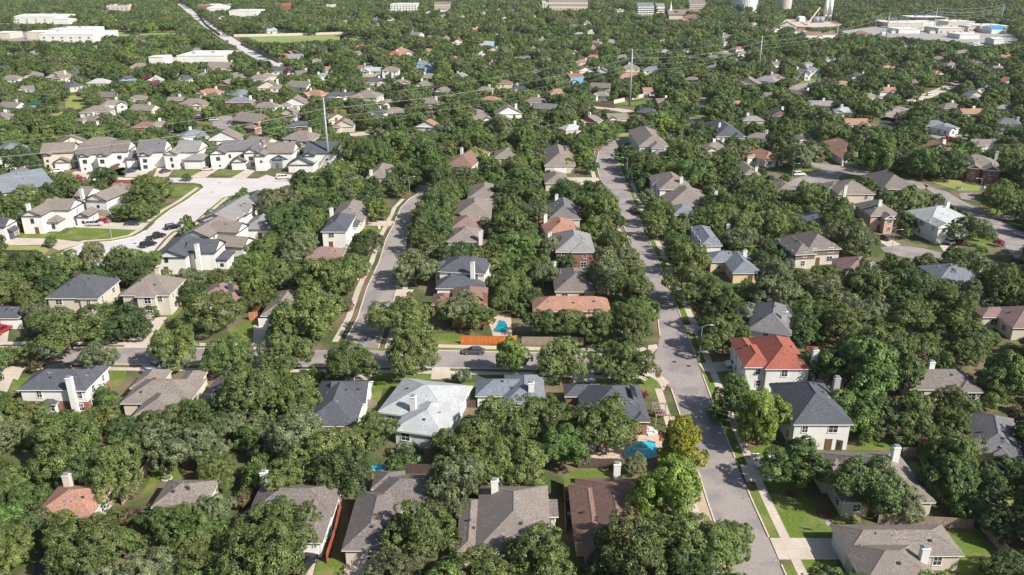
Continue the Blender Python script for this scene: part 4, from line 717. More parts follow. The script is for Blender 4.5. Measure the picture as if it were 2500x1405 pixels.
shed('park_pavilion', 'dark green flat-roofed park pavilion at the left', q('T1', 130,772, 310,752, 230,730), 3.6, 'L', 'g', 'f', vis=.1)
shed('office_block', 'white office block at the top centre', q('T2', 360,34, 560,32, 480,-10), 11, 'm', 'w', 'f', wins=9)
shed('office_block', 'tan office block right of the white one at the top', q('T2', 680,32, 800,32, 740,2), 9, 't', 'c', 'x', .2, wins=8)
shed('apartment_block', 'long tan-roofed apartment block at the top right of centre', q('T2', 1520,46, 1800,42, 1660,20), 6, 't', 'c', 'x', .5, wins=12); landmark('the long apartment block', *G(*P_('T2', 1740, 50)))
shed('apartment_block', 'white apartment block behind the long tan-roofed one', q('T2', 1470,22, 1800,18, 1630,-10), 11, 'm', 'c', 'f', wins=10)
shed('apartment_block', 'blue-grey and white apartments left of the great white tank', q('T2', 2160,45, 2290,48, 2230,5), 14, 'k', 'w', 'x', .3, wins=9)
shed('apartment_block', 'white gabled apartments nearest the great white tank', q('T2', 2290,45, 2370,50, 2330,10), 12, 'g', 'w', 'x', .4, wins=6)
shed('apartment_block', 'tan-roofed apartments touching the great white tank', q('T3', 60,25, 200,30, 130,5), 11, 't', 'c', 'x', .4, wins=9)
shed(W, 'cream warehouse with a dark flat roof panel, farthest in its group', q('T3', 1710,130, 1955,130, 1830,92), 8.25, 'm', 'c', 'f', wins=6)
shed(W, 'wide low warehouse at the left end of the group', q('T3', 1530,170, 1760,165, 1640,128), 6, 'm', 'c', 'f')
shed(W, 'warehouse second from the left in the group', q('T3', 1700,155, 1900,165, 1800,120), 6, 'm', 'w', 'f')
shed(W, 'middle cream warehouse of the group with shaded gaps', q('T3', 1870,205, 2080,208, 1970,160), 6, 'm', 'c', 'f', wins=4)
shed(W, 'warehouse right of the middle one in the group', q('T3', 2080,190, 2220,195, 2150,145), 6, 'm', 'c', 'f', wins=3)
shed(W, 'warehouse at the right end of the rear row', q('T3', 2220,195, 2360,185, 2290,145), 6.75, 'm', 'c', 'f', wins=3)
shed(W, 'narrow rear warehouse between the dark-panelled one and the right end', q('T3', 1960,160, 2140,158, 2050,128), 6.75, 'm', 'c', 'f')
shed(W, 'white ribbed-roof warehouse nearest, at the right edge', q('T3', 2210,275, 2440,300, 2330,240), 5.25, 'm', 'w', 'x', .12); landmark('the ribbed-roof warehouse', *G(*P_('T3', 2330, 290)))
shed(W, 'long thin white roof in front of the warehouse group', q('T3', 2020,250, 2200,255, 2110,218), 4.5, 'm', 'w', 'f')
shed(W, 'white building with a blue band beside the switchyard', q('T3', 1590,215, 1750,215, 1670,182), 4.5, 'm', 'w', 'f')
shed('canopy', 'bright blue canopy beside the warehouses', q('T3', 2260,212, 2380,214, 2320,198), 5, 'B', 'w', 'x', .3, vis=.2)
shed(W, 'small white store behind the silos', q('T3', 870,130, 915,130, 890,108), 5.25, 'm', 'w', 'x', .2)
sa = MB(); c = G(*P_('T3', 1830, 112), 11.6); sa.box(-26, 26, -7, 7, 0, .2); o = sa.build('solar_array', mat('solar_dark', (.02,.025,.05), .3)); o.location = c; tag(o, 'dark solar array lying on the farthest warehouse roof', 'solar array')
# water tanks
def tank(x, ytop, ybase, wpx, label, col, ribs):
    base = G(x, ybase); s = 2002/math.hypot(base.y, CH)*1.0; R = wpx/s/2; Hh = (ybase-ytop)/s*1.04
    root = empty('water_tank', (base.x, base.y+R, 0)); m = MB(); n = 48; m.cyl((0,0,0), (0,0,Hh), R, R, n)
    ms = m.build('shell', mat('tank_'+label[:5].strip().replace(' ', '_'), col, .6, .05, .2, stretch=(1,1,.2)), root)
    r = MB()
    for k in range(n): a = 2*math.pi*(k+.5)/n; r.box(R*math.cos(a)*.999-.3, R*math.cos(a)*.999+.3, R*math.sin(a)*.999-.3, R*math.sin(a)*.999+.3, 0, Hh-.5)
    if ribs: r.build('rib', mat('tank_rib', (.66,.68,.70), .6), root)
    t = MB()
    for k in range(6):
        a0, a1 = k*math.pi/12, (k+1)*math.pi/12; t.cyl((0,0,Hh+R*.28*math.sin(a0)), (0,0,Hh+R*.28*math.sin(a1)), R*math.cos(a0)*1.005, max(.05, R*math.cos(a1)), n, caps=False)
    t.build('dome_roof', mat('tank_top', (.7,.72,.73), .6), root); tag(root, label, 'water tank'); landmark('the '+label.split(' at ')[0].split(' ',1)[1] if 0 else 'the water tanks', base.x, base.y)
    mark_gnd([PR(root.location.x+R*math.cos(a), root.location.y+R*math.sin(a), 0) for a in np.linspace(0, 6.2, 16)])
    mark_vis([(x-wpx/2, ytop), (x+wpx/2, ytop), (x+wpx/2, ybase-2), (x-wpx/2, ybase-2)], base.y-3)
tank(1826, -32, 31, 54, 'great white ribbed water tank at the top edge, left of the beige one', (.74,.76,.77), True)
tank(1919, -26, 26, 32, 'narrower beige water tank at the top edge, right of the white one', (.52,.47,.42), False)
# silos and conveyor
def silo(x, wpx, label):
    b = G(*P_('T3', x, 160)); s = 2002/math.hypot(b.y, CH); R = wpx/s/2/ZO['T3'][2]; root = empty('cement_silo', b); m = MB(); m.cyl((0,0,9), (0,0,30), R, R, 20); m.cyl((0,0,30), (0,0,31.5), R, R*.3, 20); m.cyl((0,0,5), (0,0,9), .6, R, 20); m.build('drum', mat('silo_white', (.72,.71,.68), .5, .1, .3), root, True)
    l = MB()
    for sx in (-1, 1):
        for sy in (-1, 1): l.cyl((sx*R*.7, sy*R*.7, 0), (sx*R*.7, sy*R*.7, 9.5), .3, .3, 6)
    l.build('leg_frame', STEEL, root); tag(root, label, 'silo'); mark_vis([(P_('T3', x-15, 60)), (P_('T3', x+15, 60)), (P_('T3', x+15, 165)), (P_('T3', x-15, 165))], b.y-3)
silo(1051, 26, 'left one of the two tall white cement silos'); silo(1082, 30, 'right one of the two tall white cement silos'); landmark('the cement silos', *G(*P_('T3', 1065, 160)))
a = G(*P_('T3', 925, 185)); b = G(*P_('T3', 1003, 165)); b.z = 19; root = empty('conveyor', a); m = MB(); d = b-a; m.cyl((0,0,1), d, .9, .9, 4); m.build('belt_gallery', mat('conveyor_tan', (.55,.42,.30), .8), root)
m = MB(); m.cyl((d.x*.6, d.y*.6, 0), (d.x*.6, d.y*.6, d.z*.6), .3, .3, 6); m.cyl((d.x*.95, d.y*.95, 0), (d.x*.95, d.y*.95, d.z*.95), .35, .35, 6); m.build('support', STEEL, root); tag(root, 'slanting tan conveyor rising beside the cement silos', 'conveyor')
for x, r in ((985, 5), (1020, 5)):
    c = G(*P_('T3', x, 165)); m = MB(); m.cyl((0,0,0), (0,0,7), r, r, 20); m.cyl((0,0,7), (0,0,7.8), r, r*.4, 20); o = m.build('storage_drum', mat('drum_grey', (.25,.27,.30), .6), None, True); o.location = c; tag(o, ('left' if x < 1000 else 'right')+' squat dark grey drum at the foot of the conveyor', 'tank')
# church spire
c = G(*P_('T2', 2398, 138)); root = empty('church', c); m = MB(); m.box(-3, 40, -8, 8, 0, 6); m.build('wall', wallmat('c'), root); m = MB(); b = Blk(); b.w, b.d, b.x, b.y, b.ze, b.kind, b.pitch = 45, 18, 18, 0, 6.1, 'x', .7; roof_geom(m, MB(), b, False); m.build('roof', roofmat('t'), root)
m = MB(); m.box(-2, 2, -2, 2, 0, 13); m.cyl((0,0,13), (0,0,24), 1.8, .05, 8); m.build('spire', TRIM, root); tag(root, 'low tan church with a thin white spire among far trees', 'church'); mark_vis([P_('T2', 2370, 95), P_('T2', 2500, 125), P_('T2', 2500, 150), P_('T2', 2370, 150)], c.y-5)
# ------------------------------------------------------------------ transmission line
TP = [('T1', 2392,1222, 2357,712), ('T2', 2104,772, 2124,357), ('T3', 571,522, 603,265), ('T3', 1494,292, 1522,90), ('T3', 1840,236, 1870,58), ('T3', 2324,188, 2358,32), ('T3', 1130,330, 1145,185)]
TPL = ['nearest and tallest steel pole, beside the pale modern houses', 'second steel pole, left of the orange-roofed house near the frame centre top', 'third steel pole, in the trees right of the second', 'steel pole left of the warehouses, thickest of the far ones', 'steel pole standing in front of the warehouse group', 'rightmost steel pole, beside the blue canopy', 'thin short steel pole left of the switchyard']
TPL[1] = 'second steel pole from the left, standing alone above the street bend'
PB = []
for (z_, bx, by, tx, ty), lb in zip(TP, TPL):
    b = G(*P_(z_, bx, by)); tp = P_(z_, tx, ty); lo, hi = 5., 90.
    for _ in range(30):
        mid = (lo+hi)/2
        if PR(b.x, b.y, mid)[1] > tp[1]: lo = mid
        else: hi = mid
    Hh = lo; root = empty('transmission_pole', b); m = MB(); k = 12; m.cyl((0,0,0), (0,0,Hh), .62, .26, k); m.build('pole', STEEL, root, True)
    dirx = Vector((.5, .86, 0)); 
    for j, f in enumerate((.985, .86, .76, .66)):
        sg = -1 if j % 2 else 1; mm = MB(); e = Vector((.86*sg, -.5*sg, 0))*1.9; mm.cyl((0,0,Hh*f), (e.x, e.y, Hh*f+.35), .11, .07, 6); mm.build('crossarm', STEEL, root)
        mi_ = MB(); mi_.cyl((e.x, e.y, Hh*f+.35), (e.x, e.y, Hh*f-.9), .09, .09, 6); mi_.build('insulator', CAPM, root)
    tag(root, lb, 'power pole', 'steel poles of the transmission line'); PB.append((b, Hh)); mark_vis([(p[0]+s_, p[1]) for p, s_ in ((P_(z_, bx, by), -3), (P_(z_, bx, by), 3), (tp, 3), (tp, -3))], b.y-2); landmark(['the nearest steel pole', 'the second steel pole', 'the third steel pole', 'the thick far steel pole', 'the steel pole by the warehouses', 'the rightmost steel pole', 'the thin far steel pole'][len(PB)-1], b.x, b.y)
WIRE = mat('aluminium_wire', (.42,.43,.42), .5)
def wire(p0, p1, sag, r, label, grp):
    cu = bpy.data.curves.new('power_line', 'CURVE'); cu.dimensions = '3D'; cu.bevel_depth = r; cu.bevel_resolution = 0; sp = cu.splines.new('POLY'); n = 28; sp.points.add(n-1)
    for i in range(n):
        t = i/(n-1); p = p0.lerp(p1, t); sp.points[i].co = (p.x-p0.x, p.y-p0.y, p.z-p0.z-4*sag*t*(1-t), 1)
    dg = bpy.data.objects.new('tmp', cu); me = bpy.data.meshes.new_from_object(dg); bpy.data.objects.remove(dg); me.materials.clear(); me.materials.append(WIRE); o = link('power_line', me); o.location = p0; tag(o, label, 'power line', grp)
L0 = G(-420, 640); PW = [(Vector((L0.x, L0.y, 0)), 30)]+PB[:6]
SP = ['left of the nearest pole', 'between the nearest and second poles', 'between the second and third poles', 'between the third and fourth poles', 'between the fourth and fifth poles', 'between the fifth and sixth poles']
WL = ['topmost wire', 'upper wire on the right side', 'upper wire on the left side', 'middle wire on the right side', 'lowest wire on the left side']
for i in range(len(PW)-1):
    for j, (f, sg) in enumerate(((.99, 0), (.86, 1), (.84, -1), (.75, 1), (.64, -1))):
        a, ha = PW[i]; b, hb = PW[i+1]; off = Vector((.86*sg*1.9, -.5*sg*1.9, 0)); wire(a+off+Vector((0,0,ha*f)), b+off+Vector((0,0,hb*f)), 3.0+j*.3, .016+.00004*a.length, WL[j]+' of the span '+SP[i], 'wires of the transmission line')
# ------------------------------------------------------------------ wooden utility poles, lamps
def upole(x, y, h, label):
    b = G(x, y); root = empty('utility_pole', b); m = MB(); m.cyl((0,0,0), (0,0,h), .17, .11, 8); m.build('pole', mat('pole_timber', (.22,.17,.13), .9), root); m = MB(); m.box(-1.2, 1.2, -.06, .06, h-.8, h-.65); m.box(-.9, .9, -.06, .06, h-1.8, h-1.65); m.build('crossarm', mat('pole_timber', (.22,.17,.13)), root)
    m = MB()
    for xx in (-1.05, -.5, .5, 1.05): m.cyl((xx,0,h-.65), (xx,0,h-.4), .07, .05, 6)
    m.build('insulator', CAPM, root); tag(root, label, 'utility pole', 'wooden utility poles')
upole(191, 370, 12, 'dark wooden pole rising between tan roofs at the upper left'); upole(2411, 400, 11, 'wooden pole above the red brick house at right'); upole(1417, 258, 9, 'wooden pole left of the second steel pole')
upole(130, 297, 8, 'slim pole by the dry park field'); upole(2195, 308, 9, 'wooden pole beside the fresh dark asphalt')
def lamp(x, y, tx, h, label):
    b = G(x, y); root = empty('street_lamp', b); sg = 1 if tx > 0 else -1; m = MB(); m.cyl((0,0,0), (0,0,h), .10, .065, 8); m.build('pole', STEEL, root); m = MB(); m.tube([(0,0,h-.1), (sg*.9,0,h+.35), (sg*1.9,0,h+.4)], [.05,.045,.04], 6); m.build('arm', STEEL, root); m = MB(); m.box(sg*1.9-.35, sg*1.9+.35, -.14, .14, h+.32, h+.46); m.build('lamp_head', mat('lamp_head', (.6,.6,.6), .5), root)
    tag(root, label, 'street lamp', 'street lamps')
lamp(*P_('Z3', 1603,790), 1, 6.9, 'street lamp on the verge left of the orange-red roofed house'); lamp(*P_('M1', 1070,892), -1, 7, 'street lamp on the kerb of the big corner lawn'); lamp(*P_('M2', 1485,462), 1, 6.6, 'street lamp at the top of the side street')
lamp(*P_('M4', 242,352), 1, 7.5, 'street lamp in front of the white sport utility car'); lamp(*P_('M4', 1195,985), 1, 6, 'street lamp on the small cul-de-sac at right'); lamp(*P_('M4', 2022,492), -1, 7, 'street lamp at the corner by the dry lawn'); lamp(*P_('T3', 1075,1165), 1, 8, 'street lamp beside the terracotta house on the right'); lamp(*P_('M3', 1130,330), -1, 9, 'street lamp in trees right of the upper street')
lamp(*P_('T3', 1447,912), 1, 8, 'street lamp at the fresh dark asphalt'); lamp(*P_('M1', 1335,205), -1, 7, 'street lamp among the drives of the upper modern row'); lamp(*P_('T3', 228,830), 1, 6, 'street lamp by the light lawn, upper right of the bend')
# ------------------------------------------------------------------ vehicles
GLS = mat('car_glass', (0.02,0.025,0.03), .08, spec=.9); TYR = mat('tyre_rubber', (.02,.02,.022), .8); RIM = mat('alloy_rim', (.5,.5,.52), .35, metal=.7); HL = mat('headlight_glass', (.75,.77,.8), .15); TL = mat('taillight_red', (.45,.02,.02), .3)
CP = {'black': (.015,.016,.02), 'white': (.78,.78,.77), 'silver': (.45,.47,.50), 'red': (.38,.02,.03), 'blue': (.05,.09,.18), 'beige': (.55,.47,.38), 'dark grey': (.07,.075,.085), 'grey': (.2,.21,.23), 'navy': (.03,.05,.10)}
CARM = {}
def car_meshes(kind):
    if kind in CARM: return CARM[kind]
    L, Wd, prof, cab, top = {'sedan': (4.7, 1.82, [(-2.35,.35),(-2.33,.78),(-2.0,.92),(-1.2,.98),(.95,.95),(1.9,.82),(2.3,.66),(2.35,.35)], (-1.75,-1.15,.35,1.15), 1.44), 'suv': (4.7, 1.9, [(-2.35,.4),(-2.36,.95),(-2.2,1.08),(1.0,1.06),(2.0,.98),(2.32,.8),(2.35,.4)], (-2.25,-2.0,.55,1.2), 1.74), 'pickup': (5.6, 1.98, [(-2.8,.5),(-2.82,1.0),(-2.75,1.06),(1.25,1.1),(2.5,1.02),(2.78,.85),(2.8,.5)], (-.75,-.5,.95,1.45), 1.86)}[kind]
    n = len(prof); m = MB(); h = Wd/2; V = []
    for s, yy in ((0, -h), (1, -h+.10), (2, h-.10), (3, h)):
        for x, z in prof: V.append((x, yy, z if s in (1, 2) or z < .5 else z-.07))
    fs = [tuple(range(n)), tuple(range(4*n-1, 3*n-1, -1))]
    for s in range(3):
        for i in range(n-1): fs.append((s*n+i, (s+1)*n+i, (s+1)*n+i+1, s*n+i+1))
    fs.append(tuple(s*n for s in (3,2,1,0))); m.add(V, fs)
    hb = max(z for x, z in prof)-.06; x0, x1, x2, x3 = cab
    c = .66; cb = MB(); w0, w1 = h-.08, h-.26      # roof panel and pillars
    m.add([(x1,-w1,top),(x2,-w1,top),(x2,w1,top),(x1,w1,top),(x1-.03,-w1-.03,top-.05),(x2+.05,-w1-.03,top-.05),(x2+.05,w1+.03,top-.05),(x1-.03,w1+.03,top-.05)], [(0,1,2,3),(0,4,5,1),(1,5,6,2),(2,6,7,3),(3,7,4,0)])
    cb.add([(x0,-w0,hb),(x3,-w0,hb),(x3,w0,hb),(x0,w0,hb),(x1,-w1,top-.04),(x2,-w1,top-.04),(x2,w1,top-.04),(x1,w1,top-.04)], [(0,1,5,4),(1,2,6,5),(2,3,7,6),(3,0,4,7)])
    for f in ((x2+x3)/2-.75, (x0+x1)/2+.9):          # door pillars
        for sg in (-1, 1): m.cyl((f, sg*(w0+.005), hb), (f, sg*(w1+.01), top-.03), .045, .045, 4)
    if kind == 'pickup': cb.box(-2.65, -.9, -h+.16, h-.16, 1.03, 1.068)
    wh = MB(); wh.cyl((0,-.12,0), (0,.12,0), .35, .35, 16); rm = MB(); rm.cyl((0,-.13,0), (0,.13,0), .21, .21, 10)
    hl = MB(); hl.box(-.06, .04, -.22, .22, -.07, .07)
    CARM[kind] = (m, cb.mesh('windows', GLS), wh.mesh('wheel', TYR, True), rm.mesh('rim', RIM), hl.mesh('headlight', HL), hl.mesh('taillight', TL), L, Wd, prof, {}); return CARM[kind]
def car(x, y, ang, kind, col, label, z=.07):
    m, cb, wh, rm, hl, tl, L, Wd, prof, cache = car_meshes(kind)
    if col not in cache: cache[col] = m.mesh('body', mat('car_paint_'+col.replace(' ', '_'), CP[col], .28, spec=.6))
    b = G(x, y); root = empty('pickup_truck' if kind == 'pickup' else 'parked_car', (b.x, b.y, z), math.radians(ang)); link('body', cache[col], root); link('windows', cb, root)
    for wx in (L*.31, -L*.30):
        for wy in (-Wd/2+.1, Wd/2-.1): o = link('wheel', wh, root); o.location = (wx, wy, .35); link('rim', rm, o)
    for wy in (-Wd/2+.3, Wd/2-.3): o = link('headlight', hl, root); o.location = (prof[-2][0]+.0, wy, prof[-2][1]-.06); o = link('taillight', tl, root); o.location = (prof[0][0]+.02, wy, .78)
    tag(root, label, 'pickup truck' if kind == 'pickup' else 'car'); mark_vis([(x-14, y-9), (x+14, y-9), (x+14, y+6), (x-14, y+6)])
V_ = lambda k, x, y: P_(k, x, y)
car(*V_('Z2',1838,765), 180, 'sedan', 'dark grey', 'dark grey saloon with its red boot raised, alone on the cross street', .02)
car(*V_('Z3',1915,880), 172, 'suv', 'white', 'white estate car on the drive of the orange-red roofed house')
car(*V_('Z3',1140,880), 95, 'suv', 'white', 'white car half hidden by the corner oak at the junction', .02)
car(*V_('C',1385,450), 200, 'suv', 'white', 'pale blue-white van at the left end of the shaded drive, under an oak')
car(*V_('Z2',835,965), 80, 'suv', 'white', 'white car behind the charcoal roof, on a drive below the cross street')
car(*V_('Z1',1310,905), 60, 'pickup', 'silver', 'silver pickup behind the tan many-hipped bungalow')
car(*V_('Z1',500,905), 20, 'suv', 'black', 'black car showing behind the white and brick house')
car(*V_('Z1',25,590), 78, 'suv', 'red', 'red car on the drive at the left edge')
car(*V_('Z1',1160,585), 80, 'sedan', 'silver', 'silver car under the oak before the limestone house')
car(*V_('B2',430,1350), 75, 'suv', 'black', 'black car on the drive in front of the white-walled bungalow, bottom edge')
car(*V_('B1',1480,1370), 85, 'pickup', 'black', 'dark vehicle in deep tree shade, bottom left edge')
car(*V_('M1',905,748), 5, 'suv', 'silver', 'silver-blue car, leftmost on the drive above the big corner lawn'); car(*V_('M1',985,722), 5, 'sedan', 'red', 'red car behind the silver-blue one'); car(*V_('M1',1265,742), 0, 'sedan', 'navy', 'navy saloon alone at the right of the long drive')
car(*V_('M1',1650,778), 35, 'suv', 'black', 'black car, uppermost of the kerbside row on the concrete street'); car(*V_('M1',1492,870), 52, 'pickup', 'black', 'dark pickup with a red tail, middle of the kerbside row'); car(*V_('M1',1415,945), 55, 'suv', 'black', 'black car, lowest of the kerbside row'); 
car(*V_('M1',1230,245), 50, 'pickup', 'navy', 'navy pickup in front of the charcoal garage house'); car(*V_('M1',1580,240), 55, 'sedan', 'dark grey', 'grey saloon on a drive in the upper modern row'); car(*V_('M1',1980,222), 25, 'sedan', 'beige', 'beige saloon on a drive in the upper modern row'); car(*V_('M1',545,240), 20, 'sedan', 'white', 'white saloon before the cream gabled garage'); car(*V_('M2',290,302), 10, 'suv', 'white', 'white car at the right end of the concrete cul-de-sac')
car(*V_('M2',1505,390), 20, 'suv', 'black', 'black car behind the lamp at the top of the side street'); car(*V_('M3',1205,620), 100, 'pickup', 'black', 'black vehicle parked at the right kerb of the long street', .02); car(*V_('M3',385,240), 90, 'sedan', 'black', 'black car, left of the pair before the two garage doors'); car(*V_('M3',443,235), 90, 'sedan', 'navy', 'navy car, right of the pair before the two garage doors'); car(*V_('M3',880,1030), 100, 'suv', 'white', 'white car beside the brick end wall')
car(*V_('M4',315,270), 5, 'suv', 'white', 'white sport utility car on the upper right cul-de-sac', .02); car(*V_('M4',1720,915), 110, 'suv', 'silver', 'silver car, left of the pair before the pale roofed white house'); car(*V_('M4',1795,910), 105, 'suv', 'black', 'black car, right of the pair before the pale roofed white house'); car(*V_('M4',1118,878), 120, 'sedan', 'dark grey', 'dark car in shade below the pink brick house'); car(*V_('M4',2450,855), 120, 'sedan', 'silver', 'silver car at the right edge on the street', .02); car(*V_('M4',2190,370), 100, 'sedan', 'red', 'red car by the white garage of the red brick house'); car(*V_('M4',45,305), 90, 'sedan', 'navy', 'navy car under trees left of the upper right cul-de-sac')
car(*V_('T1',1462,862), 10, 'suv', 'white', 'white car left of the pair by the far cul-de-sac'); car(*V_('T1',1552,880), 15, 'suv', 'silver', 'silver car right of the pair by the far cul-de-sac'); car(*V_('T2',38,945), 90, 'sedan', 'beige', 'beige car before a garage, left of the terracotta-roofed house')
car(*V_('T3',1810,697), 30, 'suv', 'white', 'white car lowest on the slanting far lane'); car(*V_('T3',1915,655), 30, 'suv', 'white', 'white car in the middle of the slanting far lane'); car(*V_('T3',1960,622), 30, 'sedan', 'silver', 'silver car highest on the slanting far lane'); car(*V_('T3',1985,960), 10, 'suv', 'white', 'white car beside the blue-grey bungalow, far right'); car(*V_('T3',1945,1018), 5, 'pickup', 'red', 'red pickup on the far right street'); car(*V_('T3',1350,890), 10, 'suv', 'grey', 'grey car beside the small terracotta roof'); car(*V_('T3',170,820), 0, 'sedan', 'black', 'black car on the upper light lawn right of the bend'); car(*V_('T3',330,385), 5, 'suv', 'white', 'white car on a far street near the third steel pole')
for i, (x, c_n, lb) in enumerate([(1475,'white','white van leftmost before the long workshop'),(1510,'silver','silver van second before the long workshop'),(1570,'black','black vehicle third before the long workshop'),(1605,'silver','silver vehicle rightmost before the long workshop'),(860,'white','white van in the yard left of the long workshop')]): car(*V_('T1',x,413 if x > 1000 else 445), 80, 'suv', c_n, lb)
# ------------------------------------------------------------------ fences
def fence(pts, h, col, label, posts=True, z=0, vis=False):
    P = [G(*p) for p in pts]; root = empty('fence', P[0]); mt = mat('fence_'+col[0], col[1], .9, .3, 2.2, stretch=(2.5,2.5,.3)); m = MB()
    for a, b in zip(P[:-1], P[1:]):
        d = b-a; L = d.length; t = d/L; n = Vector((-t.y, t.x, 0)); k = max(1, int(L/.15/ (1 if L < 60 else 3)))
        for i in range(k):
            s0 = a+t*(L*i/k)-P[0]; s1 = a+t*(L*(i+.93)/k)-P[0]; hh = h+((i*7919) % 5)*.008; o2 = n*(.012 if i % 2 else 0)
            m.add([s0+o2, s1+o2, s1+o2+Vector((0,0,hh)), s0+o2+Vector((0,0,hh)), s0+n*.03+o2, s1+n*.03+o2, s1+n*.03+o2+Vector((0,0,hh)), s0+n*.03+o2+Vector((0,0,hh))], [(0,1,2,3),(5,4,7,6),(3,2,6,7),(1,5,6,2),(4,0,3,7)])
    m.build('board_panel', mt, root); pm = MB()
    for a, b in zip(P[:-1], P[1:]):
        L = (b-a).length; k = max(1, int(L/2.4))
        for i in range(k+1): p = a.lerp(b, i/k)-P[0]+Vector((0,.10,0)); pm.box(p.x-.05, p.x+.05, p.y-.05, p.y+.05, 0, h-.05)
    pm.build('post', mt, root); tag(root, label, 'fence')
    mk = [PR(p.x, p.y, 0) for p in P]+[PR(p.x, p.y, h) for p in P][::-1]; 
    if vis: mark_vis(mk)
OR_ = ('orange', (.62,.17,.035)); WE = ('weathered', (.33,.26,.21)); RD = ('red_cedar', (.33,.10,.05)); DK = ('dark', (.12,.085,.07)); CR = ('cedar', (.42,.20,.10)); MS_ = ('masonry', (.62,.55,.46))
fence(q('Z2',1730,688, 2155,690)+q('Z3',70,680), 1.9, OR_, 'bright orange stained fence facing the cross street', vis=True)
fence(q('Z3',115,692, 632,697), 1.9, WE, 'weathered grey-brown fence beside the orange one on the cross street', vis=True)
fence(q('B1',1035,815, 1110,720, 1320,445), 1.9, WE, 'long slanting weathered fence at lower left', vis=True)
fence(q('B4',945,968, 1750,1015), 1.8, WE, 'brown fence between the two right-hand bungalows', vis=True); fence(q('B4',1820,1020, 2160,1400), 1.8, WE, 'diagonal brown fence behind the lowest right bungalow', vis=True); fence(q('B4',1150,400, 1290,405, 1460,745), 1.8, WE, 'fence on the right side of the long tan bungalow')
fence(q('B4',520,330, 640,352), 2.0, DK, 'short dark fence below the cream house with charcoal hipped roof')
fence(q('B3',590,500, 930,500), 1.9, DK, 'dark fence behind the brown-roofed bungalow, below the big pool', vis=True); fence(q('B3',470,640, 490,1050), 1.9, CR, 'narrow cedar fence left of the brown-roofed bungalow')
fence(q('B2',1240,545, 1600,550), 1.9, DK, 'dark fence behind the half-hidden taupe bungalow'); fence(q('B2',620,1310, 690,1090, 740,860), 1.8, RD, 'reddish fence running beside the white-walled bungalow', vis=True); fence(q('B2',1700,600, 1700,840), 1.8, DK, 'dark fence left of the many-hipped tan bungalow')
fence(q('Z2',915,1220, 1030,1225), 1.8, WE, 'short weathered fence between the charcoal and pale grey roofs'); fence(q('Z2',1670,1215, 1855,1220), 1.8, DK, 'dark fence right of the palest grey roof')
fence(q('Z4',330,770, 600,780), 1.9, RD, 'deep red fence right of the orange-red roofed house', vis=True); fence(q('Z1',1500,350, 1590,352), 1.8, WE, 'grey fence stub right of the limestone house'); fence(q('Z1',2085,490, 2159,480), 2, CR, 'cedar fence beside the corner garage'); fence(q('Z2',-10,435, 50,440), 2, CR, 'short cedar fence left of the corner garage')
fence(q('M1',1010,360, 1265,358), 1.9, RD, 'red cedar fence behind the pink tree in the modern estate', vis=True); fence(q('M1',840,690, 1000,685), 1.8, CR, 'cedar fence right of the big modern house'); fence(q('M1',155,835, 205,800), 1.9, CR, 'cedar gate beside the charcoal outbuilding', vis=True); fence(q('M1',0,1035, 340,1040, 345,1060), 1.8, DK, 'dark fence along the bottom of the estate lawn'); fence(q('M1',1060,225, 1190,165), 1.8, DK, 'dark fence between third and fourth upper modern houses')
fence(q('M2',120,700, 360,705), 1.9, RD, 'red fence of the back yard with pale chairs'); fence(q('Z3',1190,400, 1195,300), 1.8, RD, 'hidden red fence')if 0 else None
fence(q('T2',1800,770, 2000,790), 2.2, WE, 'long grey fence left of the second steel pole', vis=True); fence(q('T2',1990,755, 2250,700), 2.2, MS_, 'long pale wall right of the second steel pole', vis=True); fence(q('T1',1700,270, 2080,262, 2500,250), 2.6, MS_, 'very long pale wall behind the strip of open field', vis=True)
fence(q('T1',1600,262, 1500,190, 1440,110), 2.4, WE, 'wall along the right side of the upper avenue'); fence(q('T1',1750,325, 1880,385, 2030,460), 2.4, WE, 'wall along the right side of the lower avenue'); fence(q('T2',130,560, 300,562, 430,555), 2, MS_, 'pale wall before the white and brown far houses', vis=True)
fence(q('T2',1590,700, 1700,697), 1.9, OR_, 'far orange fence below the cream gable'); fence(q('T3',580,515, 700,480), 2, MS_, 'pale wall at the foot of the third steel pole')
# ------------------------------------------------------------------ pools and garden things
WAT = mat('pool_water', (.03,.42,.52), .08, .25, .8, spec=.7, big=(.6, (.08,.55,.62), .6)); WATD = mat('pool_water_deep', (.01,.24,.34), .06, .4, 1.5, spec=.8, big=(.5,(.03,.40,.46),.6), bump=.5); COP = mat('pool_coping', (.62,.50,.42), .8, .15, 3)
def pool(pts, label, m_, z=.10):
    pts = smooth(pts+[pts[0]], 1)[:-1]; P = [G(*p) for p in pts]; c = sum(P, Vector())/len(P); root = empty('swimming_pool', (c.x, c.y, 0)); a = MB(); a.prism([((p.x-c.x)*1.10, (p.y-c.y)*1.10) for p in P], 0, z); a.build('coping', COP, root)
    b = MB(); b.prism([(p.x-c.x, p.y-c.y) for p in P], z-.05, z+.012); b.build('water', m_, root); tag(root, label, 'swimming pool'); mark_vis(pts)
area('patio', q('B3', 640,285, 900,290, 1060,100, 1230,150, 1310,280, 1290,400, 1000,430, 930,440, 640,400), .03, PAVE)
pool(q('B3', 1130,272, 1200,268, 1250,290, 1282,390, 1140,420, 1000,400, 995,350), 'turquoise pool with pale steps behind the charcoal corner house', WAT, .12)
area('patio', q('Z2', 1960,490, 2060,440, 2150,430, 2159,620, 2000,620), .03, PAVE, False)
pool(q('Z2', 2050,490, 2115,500, 2125,590, 2060,600, 1985,580, 2030,550), 'kidney-shaped deep blue pool beside the red brick house', WATD, .12)
pool(q('B2', 1000,500, 1080,475, 1128,500, 1100,540, 1010,545), 'small round bright turquoise pool under the oaks', WAT, .5)
